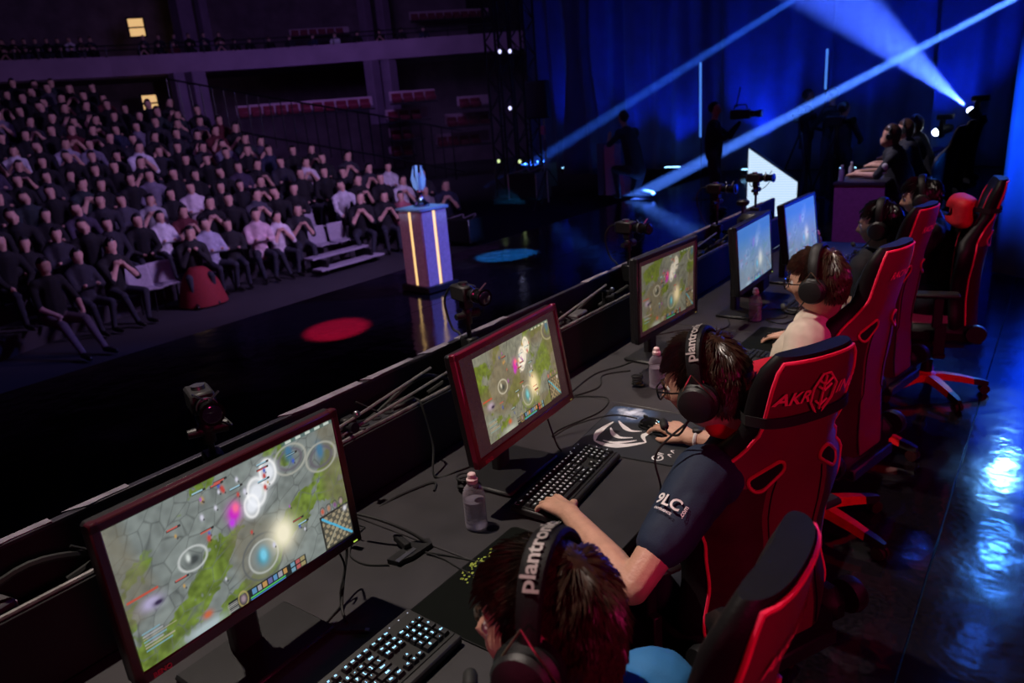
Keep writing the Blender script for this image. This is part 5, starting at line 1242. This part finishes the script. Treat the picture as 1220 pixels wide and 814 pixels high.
def hair(root, M, s, m, nl, length=.045, lift=.45, seed=1, line=None, width=.0042, wild=.25, low=-.055, maxr=.16, name='hair'):
    r = np.random.RandomState(seed); Mi = M
    def surf(d, k=1.):
        x, y, z = d; px, py, pz = x*.099, y*.077, z*.118
        if z < 0:
            q = min(1, -z*1.15); py *= 1-.30*q**1.6
            if x < 0: px *= 1-.42*q
        if z > 0 and x > 0: px *= 1-.10*z
        if x < 0: px *= 1.04
        return Vector((px, py, pz))*k*s
    def allowed(p):      # scalp region in head frame (unscaled)
        x, y, z = p/s
        if x > .0: return z > .060 + .02*(1-abs(y)/.07) + max(0, x-.07)*.6 or (abs(y) > .05 and x < .03 and z > .012)
        if x > -.03: return z > -.012
        return z > low
    # scalp cap
    mb = MB(); n, mm = 40, 30; ok = {}
    for j in range(mm+1):
        th = PI*j/mm-PI/2
        for i in range(n):
            ph = 2*PI*i/n; d = (math.cos(th)*math.cos(ph), math.cos(th)*math.sin(ph), math.sin(th)); p = surf(d)
            ok[(i, j)] = allowed(p); mb.v.append(tuple(M @ (p*1.055+p.normalized()*.002)))
    for j in range(mm):
        for i in range(n):
            q = [(i, j), ((i+1) % n, j), ((i+1) % n, j+1), (i, j+1)]
            if all(ok[a] for a in q): mb.f.append([a[1]*n+a[0] for a in q]); mb.m.append(0)
    crown = Vector((-.055, .012, .105))*s; cnt = 0; tries = 0
    while cnt < nl and tries < nl*6:
        tries += 1; v = r.normal(size=3); v /= np.linalg.norm(v); p = surf(v)
        if not allowed(p): continue
        nrm = Vector((v[0]/.099, v[1]/.077, v[2]/.118)).normalized(); flow = p-crown; flow = flow-nrm*flow.dot(nrm)
        if flow.length < .003: flow = Vector((r.normal(), r.normal(), 0))*.01
        flow.normalize(); cl = noise.noise_vector(p*38+Vector((seed, 0, 0)))
        flow = (flow + cl*wild + Vector(r.normal(size=3))*.10).normalized()
        front = max(0, min(1, (p.x/s-.02)/.06)); topf = max(0, min(1, p.z/s/.1))
        LL = length*s*(.55+.6*topf+.35*front)*r.uniform(.75, 1.2); lf = lift*(.35+.65*topf)*r.uniform(.6, 1.3)
        p0 = p*1.03; pts = []; dirn = (flow+nrm*lf).normalized(); q = p0.copy()
        for k in range(5):
            pts.append(q.copy()); q = q+dirn*LL/4; dirn = (dirn - nrm*(.16*lf+.03) - Vector((0, 0, .05))+cl*.05).normalized()
            # keep outside the skull
            e = Vector((q.x/.099, q.y/.077, q.z/.118))/s
            if abs(q.x+.012*s) < .034*s and e.length > 1.075: q = q*(1.075/e.length)
            elif e.length < 1.07: q = q*(1.07/e.length)
            elif e.length > 1.07+maxr: q = q*((1.07+maxr)/e.length)
        ww = width*s*r.uniform(.6, 1.2)
        mb.tube([M @ a for a in pts], [ww*.8, ww, ww*.85, ww*.55, ww*.12], 3, caps=False); cnt += 1
    return mb.build(name, m, root, True)
def headset(M, s, label, txt=None, mic=True, wire=True, bandr=.5, tsize=.026, toff=.5, tilt=.0, cable_pts=None):
    t = empty('headset', label, 'headset'); c = M.translation.copy(); t.location = c
    bpy.context.view_layer.update()
    H = Matrix.Translation(-c) @ M @ rotm(0, tilt, 0)
    ry, rz = .098*s, .128*s; w = .021*s; mb = MB()
    def bp(a, x, dr=0):     # a: 0 = left ear side ... pi = right ear
        return Vector((-.012*s+x, (ry+dr)*math.cos(a)*1., (rz+dr)*math.sin(a)+.0*s))
    n = 28; prof = [(-1, .0), (-.85, .006), (-.4, .009), (.4, .009), (.85, .006), (1, 0), (.85, -.005), (-.85, -.005)]
    vs = []
    for k in range(n+1):
        a = R(12)+(PI-R(24))*k/n; ww = w*(.72+.28*math.sin(a))
        for px, pr in prof: vs.append(bp(a, px*ww, pr*s+.002))
    L = len(prof); fs = [[k*L+i, k*L+(i+1) % L, (k+1)*L+(i+1) % L, (k+1)*L+i] for k in range(n) for i in range(L)]
    fs += [list(range(L))[::-1], [n*L+i for i in range(L)]]
    mb.add(vs, fs, 0, H); mb.build('headband', M_leather, t)
    for q in (-1, 1):
        E_ = H @ Matrix.Translation((-.006*s, q*.086*s, -.012*s)) @ rotm(-q*PI/2, 0, 0)
        cup = MB().lathe([(.020, -.004), (.044, .0), (.047, .010), (.047, .018), (.041, .024), (.041, .030), (.043, .034), (.038, .042), (.025, .046), (.001, .047)], 28, M=E_ @ Matrix.Scale(s, 4)).build('ear_cup', M_black, t)
        MB().lathe([(.018, -.012), (.040, -.012), (.046, -.004), (.044, .002), (.02, .002)], 24, M=E_ @ Matrix.Scale(s, 4)).build('ear_cushion', M_leather, cup)
        MB().lathe([(.0475, .0115), (.0485, .0145), (.0475, .0175)], 28, M=E_ @ Matrix.Scale(s, 4)).build('cup_ring', M_gloss, cup)
        if wire:
            y = MB(); a0 = R(14) if q > 0 else PI-R(14); top = bp(a0, 0, .0)
            for e in (-1, 1):
                y.tube([H @ p for p in curve_pts([Vector((-.012*s, q*.112*s, .058*s)), Vector((-.012*s+e*.022*s, q*.120*s, .030*s)), Vector((-.008*s+e*.046*s, q*.116*s, -.008*s))], 5)], .0016*s, 6)
            y.build('wire_yoke', mat('bronze_wire', (.45, .28, .2), .3, 1), cup)
    if mic:
        y = MB(); P = curve_pts([Vector((.02*s, .112*s, -.045*s)), Vector((.06*s, .10*s, -.085*s)), Vector((.105*s, .06*s, -.095*s)), Vector((.125*s, .03*s, -.085*s))], 6)
        y.tube([H @ p for p in P], .003*s, 7); y.build('mic_boom', M_black, t)
        MB().cap(H @ Vector((.122*s, .035*s, -.086*s)), H @ Vector((.130*s, .018*s, -.082*s)), .011*s, .011*s, 12).build('mic_foam', M_rubber, t)
    if txt:
        def fn(a_, b_): an = toff + a_/(.118*s); p = bp(an, b_, .0122*s+.002); return H @ p
        text_mb(txt, tsize*s, fn=fn).build('lettering', mat('grey_print', (.32, .29, .28), .5), t)
    return t
def glasses(M, s, label):
    t = empty('eyeglasses', label, 'glasses'); c = M.translation.copy(); t.location = c; H = Matrix.Translation(-c) @ M
    for q in (-1, 1):
        o = [(.108*s-.008*abs(x)*0, q*.033*s+x*s, .006*s+y*s) for x, y in rrect(.052, .034, .012)]
        o = [(a-.18*abs(b)**1.0*.35, b, c_) for a, b, c_ in o]
        MB().tube([H @ Vector(p) for p in o+o[:1]], .0022*s, 6, caps=False).build('rim', M_gloss, t)
        MB().tube([H @ Vector(p) for p in ((.104*s, q*.060*s, .012*s), (.06*s, q*.080*s, .010*s), (.0, q*.083*s, .006*s))], .0022*s, 6).build('temple', M_gloss, t)
    MB().tube([H @ Vector(p) for p in ((.108*s, -.009*s, .008*s), (.113*s, 0, .011*s), (.108*s, .009*s, .008*s))], .0022*s, 6).build('bridge', M_gloss, t)
    return t
def eyes(root, B, M, s):
    for q in (-1, 1):
        MB().ball((0, 0, 0), .0125*s, 14, B @ M @ Matrix.Translation((.079*s, q*.031*s, .006*s))).build('eye', mat('eye_white', (.7, .68, .66), .2), root)
        MB().ball((0, 0, 0), (.003*s, .006*s, .006*s), 10, B @ M @ Matrix.Translation((.0905*s, q*.031*s, .004*s))).build('iris', mat('dark_iris', (.03, .015, .01), .1), root)
        MB().tube(curve_pts([B @ M @ Vector((.1*s-.0, q*.014*s, .026*s)), B @ M @ Vector((.098*s, q*.032*s, .031*s)), B @ M @ Vector((.086*s, q*.050*s, .024*s))], 4), [.0015]+[.0035*s]*7+[.001], 6).build('eyebrow', M_hair, root)
def arm_caps(mb, sh, el, wr, s=1.):
    sh, el, wr = Vector(sh), Vector(el), Vector(wr)
    mb.cap(sh, sh.lerp(el, .45), .052*s, .050*s); mb.cap(sh.lerp(el, .45), el, .050*s, .040*s)
    mb.cap(el, el.lerp(wr, .3), .041*s, .044*s); mb.cap(el.lerp(wr, .3), wr, .044*s, .027*s)
def player(label, headc, yaw, pitch, roll, s, skin, hairm, hip, shoulders, arms, shirt_m, voxel=.0045, hair_n=1500, hair_kw={}, sleeve=.62, face=True, eyes_on=True, vs=.009, trousers=True, collar=None, legs_y=None):
    base = Vector((hip[0], hip[1], 0)); t = empty('person', label, 'person', base); B = Matrix.Translation(-base); bpy.context.view_layer.update()
    M = head_matrix(headc, yaw, pitch, roll); mb = MB(); head_geo(mb, M, s)
    hd = Vector(headc); SL, SR = Vector(shoulders[0]), Vector(shoulders[1]); mid = (SL+SR)/2; hp = Vector((hip[0], hip[1], .56))
    neck0 = mid+Vector((.01, 0, .02)); neck1 = M @ Vector((-.03*s, 0, -.055*s))
    mb.cap(neck0, neck1, .060, .056)
    mb.cap(hp, hp.lerp(mid, .6), .12, .12); mb.cap(hp.lerp(mid, .6), mid-Vector((0, 0, .06)), .12, .10); mb.cap(SL, SR, .05, .05)
    side = (SR-SL).normalized()
    for q in (-1, 1):
        k0 = hp+side*q*.09-Vector((0, 0, .0)); kn = Vector((hip[0]-.44, hip[1]+q*.14, .53)); ft = Vector((hip[0]-.40, hip[1]+q*.14, .08))
        mb.cap(k0, kn, .085, .06); mb.cap(kn, ft, .055, .035); mb.cap(ft, ft+Vector((-.14, 0, -.03)), .035, .03)
    for a in arms:
        arm_caps(mb, a['sh'], a['el'], a['wr'])
        hand_geo(mb, a['wr'], a['fwd'], a['up'], a['side'], a.get('curls', (.5, .6, .4)), a.get('spread', .1), a.get('thumb', .5), a.get('s', 1.))
    mb.v = [tuple(Vector(v)-base) for v in mb.v]
    me = remesh(mb, voxel, 3, .5); setmat(me, skin); link('body', me, t)
    if eyes_on: eyes(t, B, M, s)
    if hair_n: hair(t, B @ M, s, hairm, hair_n, **hair_kw)
    # shirt
    sb = MB(); sb.cap(hp-Vector((0, 0, .0)), hp.lerp(mid, .6), .145, .145); sb.cap(hp.lerp(mid, .6), mid-Vector((0, 0, .07)), .145, .12)
    sb.cap(SL-Vector((0, 0, .02)), SR-Vector((0, 0, .02)), .08, .08); sb.cap(mid-side*.07, mid+side*.07-Vector((0, 0, .0)), .082, .082)
    for a in arms:
        sh, el = Vector(a['sh']), Vector(a['el']); e = sh.lerp(el, sleeve)
        sb.cap(sh, sh.lerp(el, .35), .080, .076); sb.cap(sh.lerp(el, .3), e, .072, .066 if sleeve < .9 else .055)
        if sleeve > .9: sb.cap(el, Vector(a['el']).lerp(Vector(a['wr']), .85), .055, .042)
    sb.v = [tuple(Vector(v)-base) for v in sb.v]
    me = remesh(sb, vs, 4, .6); wrinkle(me, .006, 9, seed=headc[1]*3); setmat(me, shirt_m); sh_o = link('shirt', me, t)
    if collar:
        cb = MB(); cpts = [neck0+Vector((.072*math.cos(a), .078*math.sin(a), .028-.018*math.cos(a+PI)*-1)) - base for a in [2*PI*k/20 for k in range(21)]]
        cb.tube(cpts, .011, 8, caps=False); cb.build('collar', collar, t)
    if trousers:
        pb = MB()
        for q in (-1, 1):
            k0 = hp+side*q*.09; kn = Vector((hip[0]-.44, hip[1]+q*.14, .53)); ft = Vector((hip[0]-.40, hip[1]+q*.14, .14))
            pb.cap(k0, kn, .105, .078); pb.cap(kn, ft, .075, .055)
        pb.cap(hp-side*.08-Vector((0, 0, .02)), hp+side*.08-Vector((0, 0, .02)), .14, .14)
        pb.v = [tuple(Vector(v)-base) for v in pb.v]
        me = remesh(pb, .014, 4, .6); link('trousers', setmat(me, M_trous), t)
        for q in (-1, 1):
            f0 = Vector((-.36, q*.14, .045)); MB().cap(f0, f0+Vector((-.17, 0, -.008)), .045, .036).build('shoe', M_black, t)
    return t, M, base
Z = (0, 0, 1)
M_navy = mat('navy_shirt', (.009, .02, .05), .75, vs=14, bump=.1, bs=300)
M_blue = mat('bright_blue_shirt', (.03, .17, .42), .75, vs=14, bump=.1, bs=300)
M_cream = mat('cream_jacket', (.55, .47, .38), .8, vs=14)
M_maroon = mat('dark_maroon_cloth', (.06, .01, .02), .8)
M_purple = mat('dark_purple_trim', (.10, .03, .12), .7)

# first player (nearest, head seen from above)
t, H1, B1 = player('nearest player seen from above, dark hair, bright blue shirt', (.608, .722, 1.172), R(13), R(7), R(8), 1.04, M_skin, M_hair, (.55, .78), ((.66, .57, .95), (.68, .90, .94)),
    [dict(sh=(.66, .57, .95), el=(.48, .46, .80), wr=(.24, .62, .795), fwd=(-1, .2, -.1), up=(.0, 0, 1), side=-1), dict(sh=(.68, .91, .93), el=(.56, 1.10, .70), wr=(.42, .98, .70), fwd=(-1, .0, -.1), up=Z, side=1)],
    M_blue, hair_n=7000, hair_kw=dict(length=.038, lift=.28, seed=3, width=.0021, wild=.45, maxr=.15), collar=M_purple)
headset(H1, 1.06, 'large black headset with pale lettered band on the nearest player', 'plantronics', toff=1.28, tsize=.031)
# second player
t, H2, B2 = player('second player, glasses and navy t-shirt, hands on keyboard and mouse', (.465, 1.665, 1.19), R(5), R(15), R(0), 1.06, M_skin, M_hair, (.38, 1.82), ((.51, 1.60, .985), (.55, 1.99, .985)),
    [dict(sh=(.50, 1.58, .98), el=(.43, 1.30, .80), wr=(.135, 1.49, .815), fwd=(-.90, .42, -.12), up=(-.05, 0, 1), side=-1, curls=(.25, .55, .45), spread=.14, thumb=.7),
     dict(sh=(.54, 2.0, .98), el=(.47, 2.12, .80), wr=(.215, 2.135, .785), fwd=(-.93, .34, .10), up=(.12, -.25, 1), side=1, curls=(.25, .35, .3), spread=.10, thumb=.35)],
    M_navy, hair_n=6500, hair_kw=dict(length=.036, lift=.32, seed=5, width=.0020, wild=.4, maxr=.2), collar=M_navy)
headset(H2, 1.06, 'black headset with wire yoke and lettered band on the second player', 'plantronics', toff=1.2, tsize=.031)
glasses(H2, 1.06, 'dark rimmed glasses worn by the second player')
# sleeve print
def sleeve_fn():
    a = Vector((.50, 1.58, .98)); e = Vector((.43, 1.30, .80)); ax = (e-a).normalized(); c = a+(e-a)*.40
    out = (Vector((1.131, 0, 1.892))-c); out = out-ax*out.dot(ax); out = (out.normalized()*.9+Vector((-.55, -.2, .2))); out = (out-ax*out.dot(ax)).normalized(); sd = ax.cross(out)
    def fn(x, y, dr=.0):
        an = x/.073; return c + ax*(-y) + (out*math.cos(an)+sd*-math.sin(an))*(.0765+dr) - B2
    return fn
sf_ = sleeve_fn()
def add_print(txt, size, dx, dy, rotq=0, name='sleeve_lettering'):
    ca, sa = math.cos(rotq), math.sin(rotq)
    text_mb(txt, size, fn=lambda x, y: sf_(dx+x*ca-y*sa, dy+x*sa+y*ca)).build(name, M_print, t)
add_print('9LC', .040, 0, 0); add_print('.com', .016, .044, -.004, PI/2); add_print('EXPERIENCE', .0085, .0, -.026)
# wristband and lead on right wrist
w_ = empty('wristwatch', 'pale wristwatch with dark face on the right wrist of the second player', 'watch', (.245, 2.13, .787))
MB().tube([(.0, .029*math.cos(a), .028*math.sin(a)) for a in [2*PI*k/18 for k in range(19)]], .006, 6, caps=False).build('band', M_print, w_); MB().lathe([(.017, .026), (.017, .036), (.014, .038), (.001, .038)], 18, M=rotm(0, 0, 0)).build('face', M_black, w_)
cable('black headset lead hanging from the ear cup of the second player', [tuple(H2 @ Vector((.02, .125, -.05))), (.40, 1.50, 1.05), (.41, 1.50, .95), (.37, 1.50, .85), (.36, 1.50, .76)], .0028)
# third player
t, H3, B3 = player('third player in glasses and cream jacket, right hand on a teal lit mouse', (.43, 2.84, 1.175), R(-2), R(8), 0, 1.04, M_skin, M_hair2, (.31, 2.95), ((.42, 2.74, .985), (.40, 3.13, .985)),
    [dict(sh=(.42, 2.73, .98), el=(.42, 2.62, .79), wr=(.20, 2.75, .80), fwd=(-1, .1, -.1), up=Z, side=-1), dict(sh=(.40, 3.14, .98), el=(.40, 3.30, .80), wr=(.245, 3.315, .785), fwd=(-1, .0, .06), up=(.08, -.1, 1), side=1, curls=(.25, .35, .3))],
    M_cream, hair_n=3500, hair_kw=dict(length=.036, lift=.35, seed=8, width=.0026), sleeve=.95, collar=M_maroon)
headset(H3, 1.04, 'black headset with microphone on the third player', None)
glasses(H3, 1.04, 'dark rimmed glasses worn by the third player')
# fourth player
t, H4, B4 = player('fourth player in profile, dark hair and dark shirt, between third and farthest players', (.41, 4.08, 1.175), R(-2), R(6), 0, 1.02, M_skin2, M_hair3, (.29, 4.1), ((.38, 3.94, .985), (.37, 4.32, .985)),
    [dict(sh=(.38, 3.93, .98), el=(.40, 3.84, .80), wr=(.24, 3.98, .80), fwd=(-1, .1, -.1), up=Z, side=-1), dict(sh=(.37, 4.33, .98), el=(.38, 4.42, .82), wr=(.26, 4.44, .81), fwd=(-1, .1, -.05), up=(.1, -.2, 1), side=1)],
    mat('black_shirt', (.012, .012, .016), .8), voxel=.006, vs=.012, hair_n=700, hair_kw=dict(length=.03, lift=.35, seed=9, width=.005), sleeve=.6)
headset(H4, 1.02, 'black headset over the curly dark hair of the fourth player', None, wire=False)
t, H5, B5 = player('farthest near-team player, dark haired with blue rim light, in black', (.44, 5.12, 1.165), R(4), R(8), 0, 1.04, M_skin, M_hair3, (.52, 5.15), ((.51, 4.97, .98), (.51, 5.35, .98)),
    [dict(sh=(.51, 4.96, .98), el=(.44, 4.98, .80), wr=(.22, 5.08, .81), fwd=(-1, .1, -.05), up=(.1, -.1, 1), side=-1), dict(sh=(.51, 5.36, .98), el=(.44, 5.40, .80), wr=(.22, 5.30, .79), fwd=(-1, 0, -.1), up=Z, side=1)],
    mat('black_shirt', (.012, .012, .016), .8), voxel=.007, vs=.014, hair_n=700, hair_kw=dict(length=.045, lift=.45, seed=12, width=.005), sleeve=.95)
headset(H5, 1.04, 'black headset on the farthest near-team player', None, wire=False)
